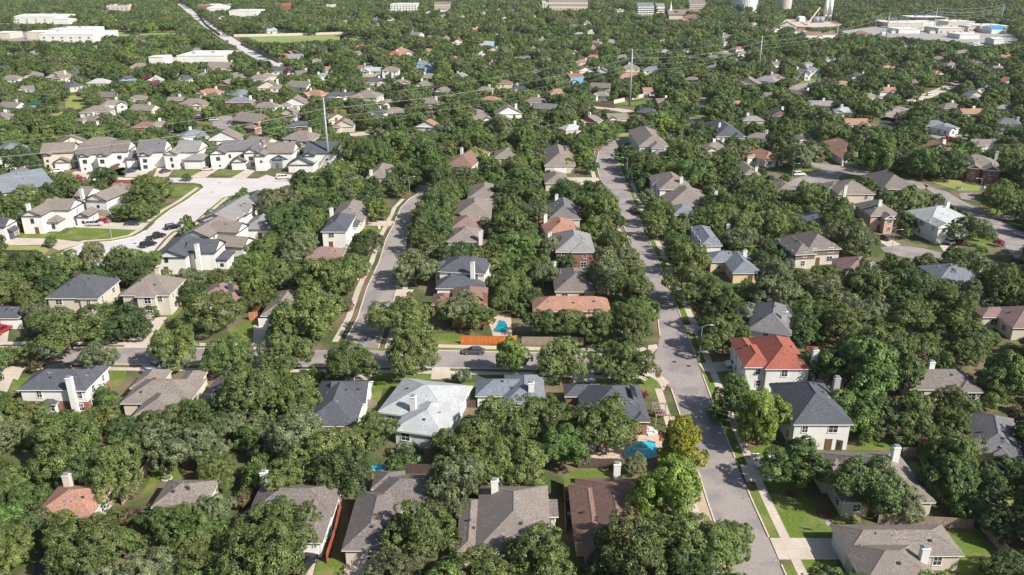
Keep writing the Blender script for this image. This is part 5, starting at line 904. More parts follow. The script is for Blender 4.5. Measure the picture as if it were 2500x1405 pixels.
area('patio', q('Z4', 400,960, 560,980, 650,1000, 640,1080, 420,1050), .03, PAVE, False); pool(q('Z4', 490,930, 640,950, 680,1010, 560,1000), 'pool glimpsed through branches behind the orange-red roofed house', WAT, .12)
def simple(name, parts, loc, rz, label, cat, group=None):
    root = empty(name, loc, rz)
    for nm, mb_, mt in parts: mb_.build(nm, mt, root)
    tag(root, label, cat, group); return root
def bx(*a):
    m = MB(); [m.box(*t) for t in a]; return m
def cy(*a):
    m = MB(); [m.cyl(*t) for t in a]; return m
REDP = mat('red_paint', (.55,.03,.02), .5); BLU = mat('bin_blue', (.02,.10,.35), .5); GRN = mat('utility_green', (.06,.20,.13), .6); PW_ = mat('white_plastic', (.78,.78,.76), .5); UMB = mat('umbrella_red', (.5,.03,.03), .8); TIM = mat('pergola_timber', (.35,.27,.22), .9, .2, 4)
def hyd(x, y, lb): simple('fire_hydrant', [('barrel', cy(((0,0,0),(0,0,.65),.15,.14,10), ((-.25,0,.45),(.25,0,.45),.07,.07,8)), REDP), ('cap', cy(((0,0,.65),(0,0,.85),.17,.05,10)), REDP)], G(x, y), 0, lb, 'fire hydrant')
hyd(*P_('Z3', 1332,1055), 'red fire hydrant on the pebble verge at the corner'); hyd(*P_('M2', 1068,1275), 'red fire hydrant beside the side street'); hyd(*P_('M2', 1455,468), 'small hydrant near the lamp at the top of the side street')
def umb(x, y, lb): simple('garden_umbrella', [('pole', cy(((0,0,0),(0,0,2.5),.03,.03,6)), TRIM), ('closed_canopy', cy(((0,0,.9),(0,0,2.45),.22,.06,8)), UMB)], G(x, y), 0, lb, 'umbrella')
umb(*P_('B3', 1287,300), 'closed red umbrella at the right of the turquoise pool'); umb(*P_('B3', 818,350), 'closed red umbrella left of the turquoise pool, under an oak')
for i, (x, y, r) in enumerate([(1175,185,10), (1222,212,20)]): simple('sun_lounger', [('frame', bx((-.9,.9,-.33,.33,.22,.3),(-.8,-.74,-.3,-.24,0,.22),(.74,.8,-.3,-.24,0,.22),(-.8,-.74,.24,.3,0,.22),(.74,.8,.24,.3,0,.22)), PW_), ('backrest', bx((.35,.95,-.33,.33,.3,.55)), PW_)], G(*P_('B3', x, y)), math.radians(r), ('left' if i == 0 else 'right')+' white lounger on the terrace above the turquoise pool', 'lounger', 'white loungers')
def tbl(x, y, lb): simple('patio_table', [('table_top', cy(((0,0,.7),(0,0,.76),.6,.6,14)), CAPM), ('leg', cy(((0,0,0),(0,0,.7),.06,.06,6)), CAPM)], G(x, y), 0, lb, 'table')
tbl(*P_('B3', 800,365), 'round metal patio table below the closed red umbrella')
for i, (x, y, d_) in enumerate([(760,360,'left'), (845,375,'right'), (800,395,'near')]): simple('patio_chair', [('seat', bx((-.25,.25,-.25,.25,.4,.45),(-.25,-.2,-.25,-.2,0,.4),(.2,.25,-.25,-.2,0,.4),(-.25,-.2,.2,.25,0,.4),(.2,.25,.2,.25,0,.4)), DTRIM), ('backrest', bx((-.25,.25,.2,.25,.45,.95)), DTRIM)], G(*P_('B3', x, y)), i*1.5, f'dark patio chair on the {d_} side of the round table', 'chair', 'patio chairs')
c = G(*P_('Z3', 1275,1330)); pg = [('post', bx((sx-.08,sx+.08,sy-.08,sy+.08,0,2.3)), TIM) for sx in (-1.2,1.2) for sy in (-2,2)]+[('beam', bx((-1.4,1.4,-2.1,-1.98,2.3,2.498),(-1.4,1.4,1.98,2.1,2.3,2.498)), TIM), ('rafter', bx(*[(-1.3+k*.5,-1.26+k*.5,-2.3,2.3,2.5,2.6) for k in range(6)], *[(-1.4,1.4,-2.1+k*1.05,-2.06+k*1.05,2.61,2.66) for k in range(5)]), mat('pale_timber', (.42,.38,.33), .8))]
simple('pergola', pg, c, 0, 'open slatted pergola behind the charcoal corner house', 'pergola')
def ubox(x, y, lb, col=PW_): simple('utility_box', [('cabinet', bx((-.35,.35,-.25,.25,0,.8)), col), ('lid', bx((-.39,.39,-.29,.29,.8,.86)), col)], G(x, y), .2, lb, 'utility box')
ubox(*P_('C', 1240,350), 'white utility box on the lawn above the shaded drive'); ubox(*P_('C', 1190,350), 'slim white utility pedestal left of the white utility box'); ubox(*P_('M4', 1830,398), 'green utility cabinet on the dry lawn', GRN); ubox(*P_('M4', 1860,395), 'grey utility cabinet beside the green one on the dry lawn', CAPM); ubox(*P_('M2', 1195,775), 'white utility box on the lawn of the side street'); ubox(*P_('Z2', 865,150), 'white utility box on the verge of the side street')
def bin_(x, y, lb, col): simple('wheelie_bin', [('body', bx((-.3,.3,-.35,.35,.08,1.0)), col), ('lid', bx((-.33,.33,-.38,.38,1.0,1.07)), col), ('wheel', cy(((-.3,.3,.1),(.3,.3,.1),.1,.1,8)), TYR)], G(x, y), .1, lb, 'bin')
bin_(*P_('Z2', 1695,1150), 'grey-blue bin behind the fence right of the palest grey roof', mat('bin_grey', (.12,.16,.2), .5)); bin_(*P_('Z2', 1682,1225), 'blue bin below the grey-blue one', BLU); bin_(*P_('B2', 1755,690), 'blue barrel-like bin left of the many-hipped tan bungalow', BLU); bin_(*P_('B3', 515,815), 'grey bin in the narrow yard left of the brown roof', mat('bin_grey', (.12,.16,.2), .5)); bin_(*P_('B3', 520,930), 'silver barbecue in the narrow yard left of the brown roof', CAPM)
simple('boat_cover', [('tarpaulin', cy(((-1.3,0,.3),(1.3,0,.3),.5,.25,10)), mat('green_tarp', (.02,.28,.20), .6))], G(*P_('B2', 620,1105)), 1.2, 'green covered kayak leaning by the white-walled bungalow', 'kayak')
simple('kayak', [('hull', cy(((-1.2,0,.3),(0,0,.32),.1,.32,10), ((0,0,.32),(1.2,0,.3),.32,.1,10)), BLU)], G(*P_('B2', 628,1075)), 1.1, 'blue kayak behind the green one by the white-walled bungalow', 'kayak')
root = simple('flag', [('staff', cy(((0,0,2.0),(-1.0,-.2,2.9),.02,.02,6)), CAPM)], G(*P_('B4', 545,1065)), 0, 'small flag on a slanted staff at the garage corner of the lowest right bungalow', 'flag'); m = MB(); m.add([(-.35,-.07,2.3),(-1.0,-.2,2.88),(-1.05,-.2,2.1),(-.45,-.07,1.6),(-.35,-.04,2.3),(-1.0,-.17,2.88),(-1.05,-.17,2.1),(-.45,-.04,1.6)], [(0,1,2,3),(7,6,5,4)]); m.build('cloth', mat('flag_cloth', (.65,.5,.52), .8, .4, 3, col2=(.12,.12,.35)), root)
for i, (k, x, y, r_) in enumerate([('Z3',1392,836,.45), ('Z3',1512,871,.45), ('M1',2090,338,.5), ('M1',2025,428,.5), ('M1',1285,917,.5), ('Z1',518,810,.45), ('M4',2400,830,.45)]):
    c = G(*P_(k, x, y)); o = cy(((0,0,0),(0,0,.012),r_,r_,16)).build('manhole_cover', mat('cast_iron', (.07,.05,.045), .7)); o.location = (c.x, c.y, .016); tag(o, ['manhole cover, left of two at the junction', 'manhole cover, right of two at the junction', 'manhole cover near the white houses in the concrete turning area', 'manhole cover lower in the concrete turning area', 'manhole cover on the concrete street below the corner lawn', 'manhole cover on the cross street at left', 'manhole cover on the far right street'][i], 'manhole cover', 'manhole covers')
# trampoline-like pale ring and stone garden ring
c = G(*P_('B1', 1413,590)); o = MB()
for k in range(24): a = k*math.pi/12; b_ = (k+1)*math.pi/12; o.cyl((.75*math.cos(a),.75*math.sin(a),.15), (.75*math.cos(b_),.75*math.sin(b_),.15), .17, .17, 6)
oo = o.build('fire_ring', mat('ring_stone', (.45,.40,.33), .9)); oo.location = c; tag(oo, 'stone ring on the shaded lawn right of the slanting fence', 'fire ring')
c = G(*P_('B4', 2050,770)); o = MB()
for k in range(40): a = k*math.pi/20; o.box(3.4*math.cos(a)-.2, 3.4*math.cos(a)+.2, 2.6*math.sin(a)-.16, 2.6*math.sin(a)+.16, 0, .22)
oo = o.build('garden_edging', mat('edging_stone', (.62,.58,.52), .9)); oo.location = c; tag(oo, 'white stone oval edging around a garden bed at right', 'garden edging')
# switchyard frames
for i in range(16):
    x = 1450+i*42+random.uniform(-8, 8); y = 235+random.uniform(-20, 22); b = G(*P_('T3', x, y)); m = MB(); w_ = 5; hh = random.choice([9, 12, 14])
    m.cyl((-w_,0,0), (-w_,0,hh), .25, .2, 5); m.cyl((w_,0,0), (w_,0,hh), .25, .2, 5); m.cyl((-w_,0,hh*.9), (w_,0,hh*.9), .22, .22, 5); o = m.build('switchyard_frame', STEEL); o.location = b; tag(o, ['leftmost','second','third','fourth','fifth','sixth','seventh','eighth','ninth','tenth','eleventh','twelfth','thirteenth','fourteenth','fifteenth','rightmost'][i]+' grey steel portal frame from the left in the switchyard', 'steel frame', 'steel frames of the switchyard')
for i in range(10):
    b = G(*P_('T3', 1480+i*70, 250-((i*37) % 30))); o = bx((-3,3,-2,2,0,2.6)).build('transformer', mat('transformer_grey', (.62,.62,.6), .7)); o.location = b; m2 = bx((-1.5,-.5,-.5,.5,2.6,4), (.5,1.5,-.5,.5,2.6,4)).build('bushing', STEEL, o); tag(o, ['leftmost','second','third','fourth','fifth','sixth','seventh','eighth','ninth','rightmost'][i]+' pale transformer unit from the left in the switchyard', 'transformer', 'transformers of the switchyard')

KEEP = [('P', 105,1225, 135,1186, 225,1200, 190,1252), ('B2', 1040,470, 1130,470, 1130,545, 1040,545), ('B3', 1080,260, 1290,260, 1300,390, 1150,400), ('B3', 1100,140, 1260,150, 1300,270, 1120,250), ('B1', 1330,500, 1550,480, 1520,600, 1320,620), ('B1', 1040,800, 1100,720, 1310,430, 1320,470, 1130,760), ('Z2', 1990,440, 2159,430, 2159,600, 1990,600), ('B1', 540,550, 620,550, 630,680, 560,680)]
for k in KEEP: mark_vis(q(k[0], *k[1:]))
# ------------------------------------------------------------------ trees
def crown(seed, R=6.0, Hc=7.2, z0=5.0, n=20000, leaf=.30, nb=20, flat=.8, ragged=1.0, tufts=520, tr=.62):
    """limb masses of unequal size, each covered with leafy tufts of unequal size"""
    g = np.random.default_rng(seed); B_ = []
    for k in range(nb*8):
        if len(B_) >= nb: break
        th = g.uniform(0, 2*np.pi); u = g.uniform(-.55, 1.0); rr = g.uniform(.48, .84) if k > 3 else g.uniform(0, .35)
        s = math.sqrt(max(0, 1-u*u)); lob = 1+.20*math.sin(2*th+seed)+.13*math.sin(3*th+seed*2.1)+.08*math.sin(5*th+seed)
        c = np.array([rr*s*math.cos(th)*R*lob, rr*s*math.sin(th)*R*lob, u*rr*Hc*.62])
        r = R*g.uniform(.20, .40)
        if all(np.linalg.norm((c-b[0])*[1, 1, 1.2]) > .36*(r+b[1]) for b in B_): B_.append((c, r))
    C = np.array([b[0] for b in B_]); Rr = np.array([b[1] for b in B_]); w = Rr**2; w = w/w.sum()
    M = tufts*4; bi = g.choice(len(B_), M, p=w); d = g.normal(size=(M, 3)); d /= np.linalg.norm(d, axis=1)[:, None]
    ph = g.uniform(0, 6.28, (len(B_), 4))[bi]
    bump = 1+ragged*(.14*np.sin(4*d[:,0]+ph[:,0])*np.sin(4*d[:,1]+ph[:,1])+.10*np.sin(9*d[:,2]+ph[:,2])*np.sin(8*d[:,0]+ph[:,3]))
    TC = C[bi]+d*(Rr[bi]*bump*g.uniform(.86, 1.06, M))[:, None]*np.array([1, 1, flat]); keep = np.ones(M, bool)
    for k in range(len(B_)):
        q_ = (TC-C[k])/np.array([1, 1, flat]); keep &= ~((np.linalg.norm(q_, axis=1) < Rr[k]*.80) & (bi != k))
    keep &= ~((d[:,2] < -.5) & (g.random(M) < .6)); keep &= TC[:,2] > -Hc*.5
    TC = TC[keep][:tufts]; td = d[keep][:tufts]; K = len(TC); trr = tr*R/6*g.uniform(.55, 1.45, K)
    wt = trr**2; ti = g.choice(K, n, p=wt/wt.sum()); e = g.normal(size=(n, 3)); e /= np.linalg.norm(e, axis=1)[:, None]
    flip = (e*td[ti]).sum(1) < -.2; e[flip] *= -1
    rad = 1-np.abs(g.normal(0, .20, n)); P = TC[ti]+e*(trr[ti]*rad)[:, None]*np.array([1, 1, .85])
    nrm = e*.75+td[ti]*.35+g.normal(0, .42, (n, 3))+np.array([0, 0, .22]); nrm /= np.linalg.norm(nrm, axis=1)[:, None]
    t = np.cross(nrm, g.normal(size=(n, 3))); t /= np.linalg.norm(t, axis=1)[:, None]; b = np.cross(nrm, t)
    L = leaf*g.uniform(.6, 1.35, n)[:, None]; W_ = L*g.uniform(.42, .7, n)[:, None]
    V = np.stack([P-t*L, P-b*W_*.8+t*L*.1, P+t*L, P+b*W_*.8-t*L*.1], 1).reshape(-1, 3); V[:,2] = np.maximum(V[:,2]+z0, .15)
    tips = [(c*1.0+[0, 0, z0], r) for c, r in B_ if c[2] > -1.5]
    return V, tips
def leafmesh(name, V, m, trunk=None):
    n = len(V)//4; me = bpy.data.meshes.new(name); tv = []; tf = []
    if trunk: tv, tf = trunk.v, trunk.f
    nv = len(V)+len(tv); me.vertices.add(nv); co = np.concatenate([V.reshape(-1), np.array(tv).reshape(-1)]) if tv else V.reshape(-1); me.vertices.foreach_set('co', co.astype(np.float32))
    lt = [len(f) for f in tf]; me.loops.add(4*n+sum(lt)); li = np.arange(4*n); 
    if tf: li = np.concatenate([li, np.array([i+len(V) for f in tf for i in f])])
    me.loops.foreach_set('vertex_index', li.astype(np.int32)); me.polygons.add(n+len(tf))
    st = np.concatenate([np.arange(n)*4, 4*n+np.concatenate([[0], np.cumsum(lt)[:-1]])]) if tf else np.arange(n)*4
    me.polygons.foreach_set('loop_start', st.astype(np.int32))
    me.materials.append(m)
    if tf: me.materials.append(BARK); me.polygons.foreach_set('material_index', np.array([0]*n+[1]*len(tf), np.int32))
    me.update(calc_edges=True); me.validate(); return me
def trunk_mb(tips, z0, R, seed):
    r = random.Random(seed); m = MB(); fork = Vector((r.uniform(-.3, .3), r.uniform(-.3, .3), z0*.40)); m.tube([(0,0,-.1), (fork.x*.5, fork.y*.5, z0*.2), fork], [.36*R/6, .28*R/6, .25*R/6], 7)
    tp = list(tips); r.shuffle(tp)
    for c, rr in tp[:9]:
        e = Vector(c); mid = fork.lerp(e, .5)+Vector((r.uniform(-.6, .6), r.uniform(-.6, .6), r.uniform(-.1, .6))); m.tube([fork, mid, e], [.17*R/6, .11*R/6, .045*R/6], 5)
        for _ in range(2): e2 = e+Vector((r.uniform(-1, 1), r.uniform(-1, 1), r.uniform(-.2, .8)))*rr*.7; m.tube([mid.lerp(e, .5), e2], [.06, .02], 4)
    return m
SH = []       # (crown mesh, trunk mesh, R, centre height, half height)
def species(seed, **k):
    V, tips = crown(seed, **k); z0 = k.get('z0', 5.6); R = k.get('R', 6.0); t = trunk_mb(tips, z0, R, seed)
    return (leafmesh('crown', V, LEAF['olive']), t.mesh('trunk', BARK), R, z0)
NEARN = 21000
OAK = [species(11+i, n=NEARN, leaf=.20, nb=24) for i in range(5)]
OAK += [species(31+i, n=NEARN, leaf=.20, nb=17, ragged=1.4, Hc=6.6) for i in range(3)]
ASH = [species(51+i, n=19000, leaf=.22, nb=18, Hc=8.6, z0=5.2, R=5.4, flat=.9, ragged=1.1, tufts=420, tr=.7) for i in range(3)]
MAG = [species(61, n=18000, leaf=.24, nb=22, Hc=10.5, z0=5.2, R=4.6, flat=1.0, tufts=560, tr=.8)]
BUSH = [species(71, n=4200, leaf=.13, nb=9, Hc=2.8, z0=1.6, R=2.0, flat=.9, tufts=160, tr=1.1), species(72, n=4200, leaf=.13, nb=10, Hc=3.4, z0=1.9, R=2.0, flat=.9, tufts=160, tr=1.1)]
FORM = {'olive': OAK, 'dark': OAK, 'grey': OAK, 'green': OAK, 'bright': ASH, 'yellow': MAG, 'pink': BUSH, 'russet': BUSH, 'white': BUSH, 'shrub': BUSH, 'ashd': ASH}
KMAT = dict(shrub='green', ashd='green')
T = []      # x, y, R, kind, manual
def crown_px(x, y, R, kind):
    hz = {'b': 1.0}.get(kind, 1.0); z = R*.93 if FORM.get(kind) is not BUSH else R*.9
    a = PR(x, y, z); s = F/((y*math.cos(PIT)-(z-CH)*math.sin(PIT))); return a, s*R, s*R*.72
for ent in """690 1278 74 olive;640 1372 92 olive;1012 1302 86 olive;1195 1398 85 olive;1318 1372 80 olive;1105 1400 46 grey;1625 1212 84 bright;1560 1352 100 olive;1702 1325 88 olive;1792 1312 55 olive;1478 1392 62 dark;1664 1100 52 yellow;1482 1038 72 olive;1545 1136 34 grey;1142 1082 78 olive;1232 1020 82 olive;1338 1004 78 olive;1372 1092 66 green;1258 1122 84 olive;1184 1142 62 olive;1094 1108 40 olive;
895 1052 58 olive;800 1108 78 olive;832 1165 68 dark;720 1062 86 grey;700 1152 74 olive;628 962 78 olive;848 882 70 olive;1008 862 66 olive;965 768 68 olive;1118 752 55 grey;1165 772 42 olive;1248 878 50 bright;1370 890 62 olive;1522 884 66 olive;700 862 56 olive;560 862 60 green;423 846 66 olive;240 870 42 grey;95 884 24 russet;160 800 76 olive;308 778 58 dark;512 758 66 olive;758 762 78 olive;795 690 66 olive;700 800 50 olive;
1535 700 62 olive;1535 790 66 olive;1464 796 54 olive;1386 784 50 olive;1322 784 42 dark;1500 640 64 grey;1582 750 32 olive;1771 812 58 olive;1790 968 52 green;1858 1030 72 bright;1956 1132 72 ashd;2112 1192 82 dark;2205 1232 46 grey;1690 694 62 olive;1990 905 52 olive;1752 1001 30 green;2310 1180 62 ashd;2110 700 60 olive;2060 790 66 olive;2160 840 80 olive;2230 770 62 olive;2020 700 60 grey;1900 690 60 grey;
918 515 32 bright;897 587 42 dark;1068 497 46 dark;1012 650 56 grey;1172 425 0 olive;2127 394 50 ashd;2256 402 40 green;2213 540 30 dark;2368 562 42 dark;2288 563 19 green;2102 870 60 olive;1128 918 22 white;2440 592 12 pink;1575 962 11 pink;1940 600 14 pink;600 338 11 pink;1560 700 0 pink;362 192 14 pink;378 205 12 pink;455 265 8 pink;195 440 15 pink;218 524 14 pink;1160 522 12 pink;705 175 10 pink;676 132 12 pink;2258 1090 22 pink;640 970 0 pink;472 945 12 pink;1085 165 22 yellow;1850 250 22 yellow;1840 250 16 yellow;1160 378 24 bright;1185 392 22 bright;1095 210 18 yellow;
125 588 17 green;455 534 14 green;595 465 10 green;352 480 44 olive;300 515 26 green;365 510 20 dark;455 432 12 green;250 428 32 dark;52 400 46 dark;118 470 34 dark;60 485 36 olive;1250 1108 0 olive;995 1112 26 white;980 1095 22 white;1015 1098 20 white;2150 1000 62 dark;2080 985 66 green;2230 1010 60 olive;2010 930 0 olive;1530 1080 0 olive;2330 1120 50 ashd;2400 1180 60 dark;2470 1160 45 dark;1795 1046 0 green;520 590 0 olive;650 600 50 olive;668 520 40 dark;720 560 42 dark;1425 390 22 bright;1385 400 20 bright;180 860 0 olive;2450 1380 50 dark;20 1180 40 olive;1612 1010 12 pink;1636 1055 14 russet;60 868 30 olive;18 868 34 olive;1040 592 40 olive;1062 566 38 dark;850 655 44 olive;800 660 40 grey;1478 505 30 olive;1462 548 38 olive;1492 590 44 olive;1520 640 50 olive;1606 505 28 olive;1602 552 34 olive;1655 590 36 green;1684 640 42 olive;1602 410 34 dark;1560 420 30 dark;1520 372 26 dark;75 655 60 dark;156 645 46 olive;222 630 40 grey;296 645 46 dark;345 645 42 green;560 700 34 olive;605 690 38 olive;530 682 30 olive;160 1298 56 olive;240 1290 46 olive;55 1290 50 dark;62 1008 42 olive;150 1038 44 dark;238 1022 50 olive;330 1045 56 dark;410 1035 50 olive;478 1008 42 green;1385 642 32 dark;2180 500 26 olive;2330 620 26 dark;2200 660 40 dark;2260 640 30 olive;2330 660 36 olive;425 1268 48 olive;518 1245 42 grey;372 1262 34 dark;640 1262 40 olive;1240 1405 50 dark""".replace('\n', '').split(';'):
    a = ent.split(); x, y, r, k = float(a[0]), float(a[1]), float(a[2]), a[3]
    if r <= 0: continue
    zc = 4.5 if r > 30 else 2.0
    for _ in range(4):
        c = G(x, y, zc); s = F/math.hypot(c.y, CH-zc); R = r/s; zc = R*.93
    T.append([c.x, c.y, R, k, 1])
def vis_frac(x, y, R, k):
    (cx, cy_), rx, ry = crown_px(x, y, R, k); n = 0; hit = 0
    for i in range(14):
        a = i*2.4; f = math.sqrt((i+.5)/14); px = int((cx+rx*f*math.cos(a))/MS); py = int((cy_+ry*f*math.sin(a))/MS); n += 1
        if 0 <= px < MW and 0 <= py < MH and VIS[py, px] > y+R*.2: hit += 1
    return hit/n
def gnd_hit(x, y, r):
    for dx, dy in ((0,0),(r,0),(-r,0),(0,r),(0,-r)):
        p = PR(x+dx, y+dy, 0); i = int(p[0]/MS)+80; j = int(p[1]/MS)
        if 0 <= i < MW+160 and 0 <= j < MH+60 and GND[j, i]: return True
    return False
grid = {}
def near_ok(x, y, R, f):
    i, j = int(x//14), int(y//14)
    for a in (-1, 0, 1):
        for b in (-1, 0, 1):
            for t in grid.get((i+a, j+b), ()):
                if (t[0]-x)**2+(t[1]-y)**2 < (f*(t[2]+R))**2: return False
    return True
def put(t): T.append(t) if t not in T else None; grid.setdefault((int(t[0]//14), int(t[1]//14)), []).append(t)
for t in list(T): grid.setdefault((int(t[0]//14), int(t[1]//14)), []).append(t)
rt = random.Random(5); yy = 66.0
while yy < 1850:
    sp = 6.0 if yy < 300 else (6.6 if yy < 480 else (8.5 if yy < 850 else 12.0))
    half = yy*.66+35 if yy < 900 else yy*.64+20; xx = -half
    while xx < half:
        for att in range(3):
            x = xx+rt.uniform(-.5, .5)*sp; y = yy+rt.uniform(-.5, .5)*sp
            R = rt.uniform(4.3, 6.9) if att == 0 else (rt.uniform(3.2, 4.6) if att == 1 else rt.uniform(1.9, 2.8))
            if yy > 480: R *= 1.12 if yy < 850 else 1.3
            if gnd_hit(x, y, .9 if yy < 500 else .5): continue
            if not near_ok(x, y, R, .60 if yy < 480 else .56): continue
            if vis_frac(x, y, R, 'olive') > (.06 if yy < 230 else (.18 if yy < 330 else (.10 if yy < 850 else .04))): continue
            k = rt.choices(['olive', 'dark', 'grey', 'green', 'ashd', 'bright'], [44, 22, 18, 12, 4, 0] if yy < 350 else [30, 30, 14, 17, 7, 2])[0]
            if R < 2.8: k = rt.choice(['shrub', 'shrub', 'shrub', 'russet']) if yy < 500 else 'green'
            put([x, y, R, k, 0]); break
        xx += sp
    yy += sp
# rank by size in the picture
def in_view(t):
    (cx, cy_), rx, ry = crown_px(*t[:4]); return (-rx < cx < 2500+rx and -ry < cy_ < 1405+ry), rx
vis_t = []; off = []
for t in T:
    v, rx = in_view(t); (vis_t if v else off).append((rx, t))
vis_t.sort(key=lambda a: -a[0]); NI = 300
bushk = ('pink', 'russet', 'white', 'shrub')
man = [a for a in vis_t if a[1][4]]; rest = [a for a in vis_t if not a[1][4]]
trees = [a for a in vis_t if a[1][3] not in bushk][:NI]; tid = set(id(a[1]) for a in trees)
shr = sorted([a for a in vis_t if a[1][3] in bushk], key=lambda a: (-a[1][4], -a[0]))[:110]; indiv = trees+shr; ids = set(id(a[1]) for a in indiv)
stuffT = [t for r, t in vis_t if id(t) not in ids]+[t for r, t in off]
CN = {'olive': 'olive green', 'dark': 'dark green', 'grey': 'grey-green', 'green': 'mid green', 'bright': 'bright green', 'ashd': 'fresh green', 'yellow': 'yellow-green', 'pink': 'pink-flowering', 'russet': 'russet', 'white': 'white-flowering', 'shrub': 'green'}
LMV = [l for l in LM if -60 < l[1] < 2560 and 0 < l[2] < 1420]
def relname(px, py, skip=None, k=0):
    ds = sorted(LMV, key=lambda l: ((l[1]-px)**2+((l[2]-py)*1.3)**2)); l = ds[k]; dx = px-l[1]; dy = (py-l[2])*1.3
    if abs(dx) > 2.2*abs(dy): r = 'right of' if dx > 0 else 'left of'
    elif abs(dy) > 2.2*abs(dx): r = 'in front of' if dy > 0 else 'behind'
    else: r = ('front-' if dy > 0 else 'back-')+('right of' if dx > 0 else 'left of')
    return r, l[0]
ORD = 'nearest second third fourth fifth sixth seventh eighth ninth tenth eleventh twelfth'.split()
def autolabel(items):       # items: (object, px, py, description, category, group)
    keys = {}
    for it in items:
        o, px, py, d, c, g = it; r, l = relname(px, py); keys.setdefault((d, r, l), []).append(it)
    for (d, r, l), its in keys.items():
        its.sort(key=lambda t: -t[2])
        for i, (o, px, py, _, c, g) in enumerate(its):
            lab = f'{d} {r} {l}' if len(its) == 1 else (f'{ORD[i]} {d} {r} {l}' if i < len(ORD) else f'{i+1}th {d} {r} {l}')
            ws = lab.split()
            if len(ws) > 16 and ws[0] in ORD: lab = ' '.join([w_ for w_ in ws if w_ not in ('small', 'medium', 'broad')])+''
            tag(o, lab, c, g)
lab_items = []
for rx, t in indiv:
    x, y, R, k, _ = t; forms = FORM[k]; cm, tm, R0, z0 = forms[int(abs(x*7.3)+abs(y*3.1)) % len(forms)]; sc = R/R0*(1 if k != 'yellow' else 1.0)
    small = k in bushk; name = 'crape_myrtle' if k == 'pink' else ('shrub' if small else ('magnolia_tree' if k == 'yellow' else ('shade_tree' if k in ('bright', 'ashd') else 'live_oak')))
    e = empty(name, (x, y, 0), rt.uniform(0, 6.28)); e.scale = (sc*rt.uniform(.86, 1.16), sc*rt.uniform(.86, 1.16), sc*rt.uniform(.85, 1.2)); a = link('crown', cm, e); b = link('trunk', tm, e)
    a.material_slots[0].link = 'OBJECT'; a.material_slots[0].material = LEAF[KMAT.get(k, k)]
    (cx, cy_), _, _ = crown_px(x, y, R, k); sz = 'small' if R < 4.4 else ('medium' if R < 5.6 else 'broad')
    kindw = 'crape myrtle' if k == 'pink' else ('shrub' if small else 'tree' if k in ('bright', 'ashd', 'yellow') else 'live oak')
    lab_items.append((e, cx, cy_, (f'{CN[k]} {kindw}' if small else f'{sz} {CN[k]} {kindw}'), 'shrub' if small else 'tree', 'shrubs and crape myrtles' if small else 'trees among the nearer houses'))
autolabel(lab_items)
# far houses
HW = []
for h, x, y, rf, wl_, st2, ze, kd in FARH:
    sz = 'two-storey' if st2 else 'low'; HW.append((h, x, y, f'{RN[rf]}-roofed {sz} {wc[wl_]} house', 'house', 'houses far off among the trees'))
autolabel(HW)
# the mass of farther trees: one object, instanced
stuff_col = bpy.data.collections.new('tree_shapes'); MID = []
shapes = [crown(101+i, n=6500, leaf=.36, nb=19, tufts=260, tr=.8)[0] for i in range(5)]+[crown(121+i, n=6500, leaf=.36, nb=15, Hc=8.6, z0=5.2, R=5.4, flat=.9, tufts=240, tr=.85)[0] for i in range(2)]
FARS = [crown(141+i, n=2400, leaf=.50, nb=15, tufts=150, tr=1.1)[0] for i in range(5)]+[crown(151+i, n=2400, leaf=.50, nb=12, Hc=8.6, z0=5.2, R=5.4, flat=.9, tufts=150, tr=1.1)[0] for i in range(2)]
keys = []; mats_ = ['olive', 'dark', 'grey', 'green', 'bright']
tk = MB(); tk.tube([(0,0,-.1), (.1,.1,1.6), (0,0,4)], [.34,.27,.2], 6)
for li, sh in enumerate((shapes, FARS)):
    for si, V in enumerate(sh):
        me = leafmesh('tree_shape', V, LEAF['olive'], tk)
        for mi, mm in enumerate(mats_):
            o = bpy.data.objects.new('shape_%d%d%d' % (li, si, mi), me); o.material_slots[0].link = 'OBJECT'; o.material_slots[0].material = LEAF[mm]; stuff_col.objects.link(o); keys.append((li, si, mi))
bme = leafmesh('shrub_shape', crown(171, n=2000, leaf=.2, nb=9, Hc=2.8, z0=1.5, R=2.0, flat=.9, tufts=120, tr=1.2)[0], LEAF['green']); o = bpy.data.objects.new('shape_900', bme); stuff_col.objects.link(o); keys.append((9, 0, 0))
kid = {k: i for i, k in enumerate(sorted(keys))}
pts = []; sc_ = []; ix = []; rz_ = []
for t in stuffT:
    x, y, R, k, _ = t; li = 0 if y < 620 else 1
    if k in bushk: pts.append((x, y, 0)); sc_.append(R/2.0); ix.append(kid[(9, 0, 0)]); rz_.append(rt.uniform(0, 6.28)); continue
    mi = {'ashd': 3, 'yellow': 4}.get(k, mats_.index(k) if k in mats_ else 3); si = rt.randrange(5) if k not in ('bright', 'ashd') else 5+rt.randrange(2)
    pts.append((x, y, 0)); sc_.append(R/6.0); ix.append(kid[(li, si, mi)]); rz_.append(rt.uniform(0, 6.28))
me = bpy.data.meshes.new('woodland'); me.from_pydata(pts, [], [])
a = me.attributes.new('tscale', 'FLOAT', 'POINT'); a.data.foreach_set('value', sc_); a = me.attributes.new('tidx', 'INT', 'POINT'); a.data.foreach_set('value', ix); a = me.attributes.new('trot', 'FLOAT', 'POINT'); a.data.foreach_set('value', rz_)
wood = link('woodland', me); tag(wood, 'dense canopy of countless farther live oaks around the distant houses', 'trees', kind='stuff')
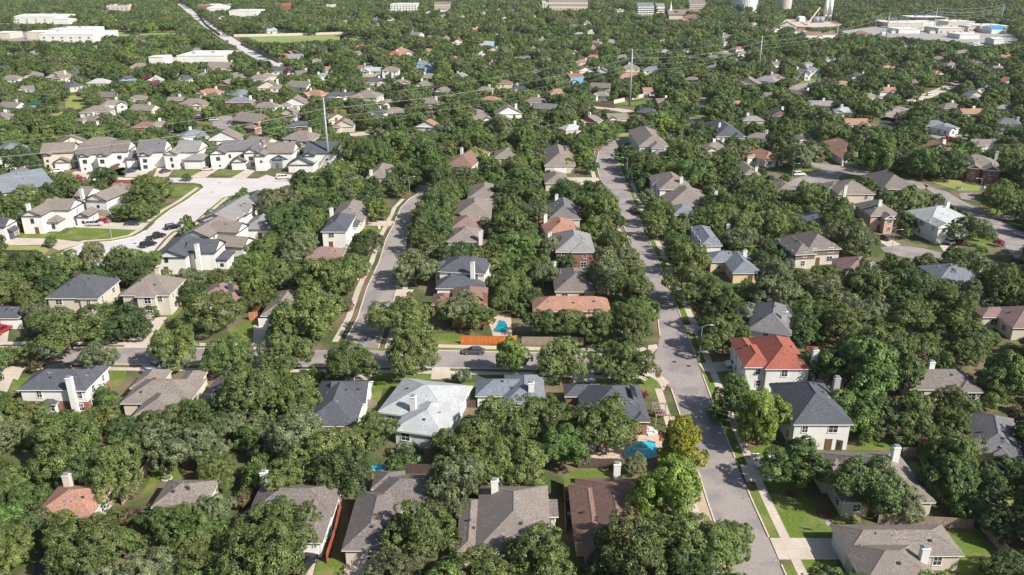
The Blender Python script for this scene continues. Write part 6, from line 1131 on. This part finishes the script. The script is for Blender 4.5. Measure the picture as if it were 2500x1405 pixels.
ng = bpy.data.node_groups.new('scatter', 'GeometryNodeTree'); ng.interface.new_socket('Geometry', in_out='INPUT', socket_type='NodeSocketGeometry'); ng.interface.new_socket('Geometry', in_out='OUTPUT', socket_type='NodeSocketGeometry')
N = ng.nodes; Lk = ng.links; gi = N.new('NodeGroupInput'); go = N.new('NodeGroupOutput'); ip = N.new('GeometryNodeInstanceOnPoints'); ci = N.new('GeometryNodeCollectionInfo'); ci.inputs['Collection'].default_value = stuff_col; ci.inputs['Separate Children'].default_value = True; ci.inputs['Reset Children'].default_value = True
ip.inputs['Pick Instance'].default_value = True
def na(nm, ty):
    n = N.new('GeometryNodeInputNamedAttribute'); n.data_type = ty; n.inputs[0].default_value = nm; return n.outputs[0]
cx = N.new('ShaderNodeCombineXYZ'); Lk.new(na('trot', 'FLOAT'), cx.inputs[2]); er = N.new('FunctionNodeEulerToRotation'); Lk.new(cx.outputs[0], er.inputs[0])
Lk.new(gi.outputs[0], ip.inputs['Points']); Lk.new(ci.outputs[0], ip.inputs['Instance']); Lk.new(na('tidx', 'INT'), ip.inputs['Instance Index']); Lk.new(er.outputs[0], ip.inputs['Rotation']); Lk.new(na('tscale', 'FLOAT'), ip.inputs['Scale']); Lk.new(ip.outputs[0], go.inputs[0])
md = wood.modifiers.new('scatter', 'NODES'); md.node_group = ng
print('trees', len(T), 'individual', len(indiv), 'massed', len(stuffT), 'houses', len(HOUSES))
# ------------------------------------------------------------------ haze
hz = MB(); hz.box(-2600, 2600, -120, 3600, -1, CH+12); ho = hz.build('haze', None); ho.data.materials.clear()
hm = bpy.data.materials.new('haze_air'); hm.use_nodes = True; n = hm.node_tree.nodes; n.clear(); pv = n.new('ShaderNodeVolumePrincipled'); pv.inputs['Color'].default_value = (.93, .94, .95, 1); pv.inputs['Density'].default_value = 0.00005; pv.inputs['Anisotropy'].default_value = .2
oo = n.new('ShaderNodeOutputMaterial'); hm.node_tree.links.new(pv.outputs[0], oo.inputs['Volume']); ho.data.materials.append(hm); ho['kind'] = 'stuff'; ho['label'] = 'thin pale summer haze over the whole suburb'; ho['category'] = 'haze'
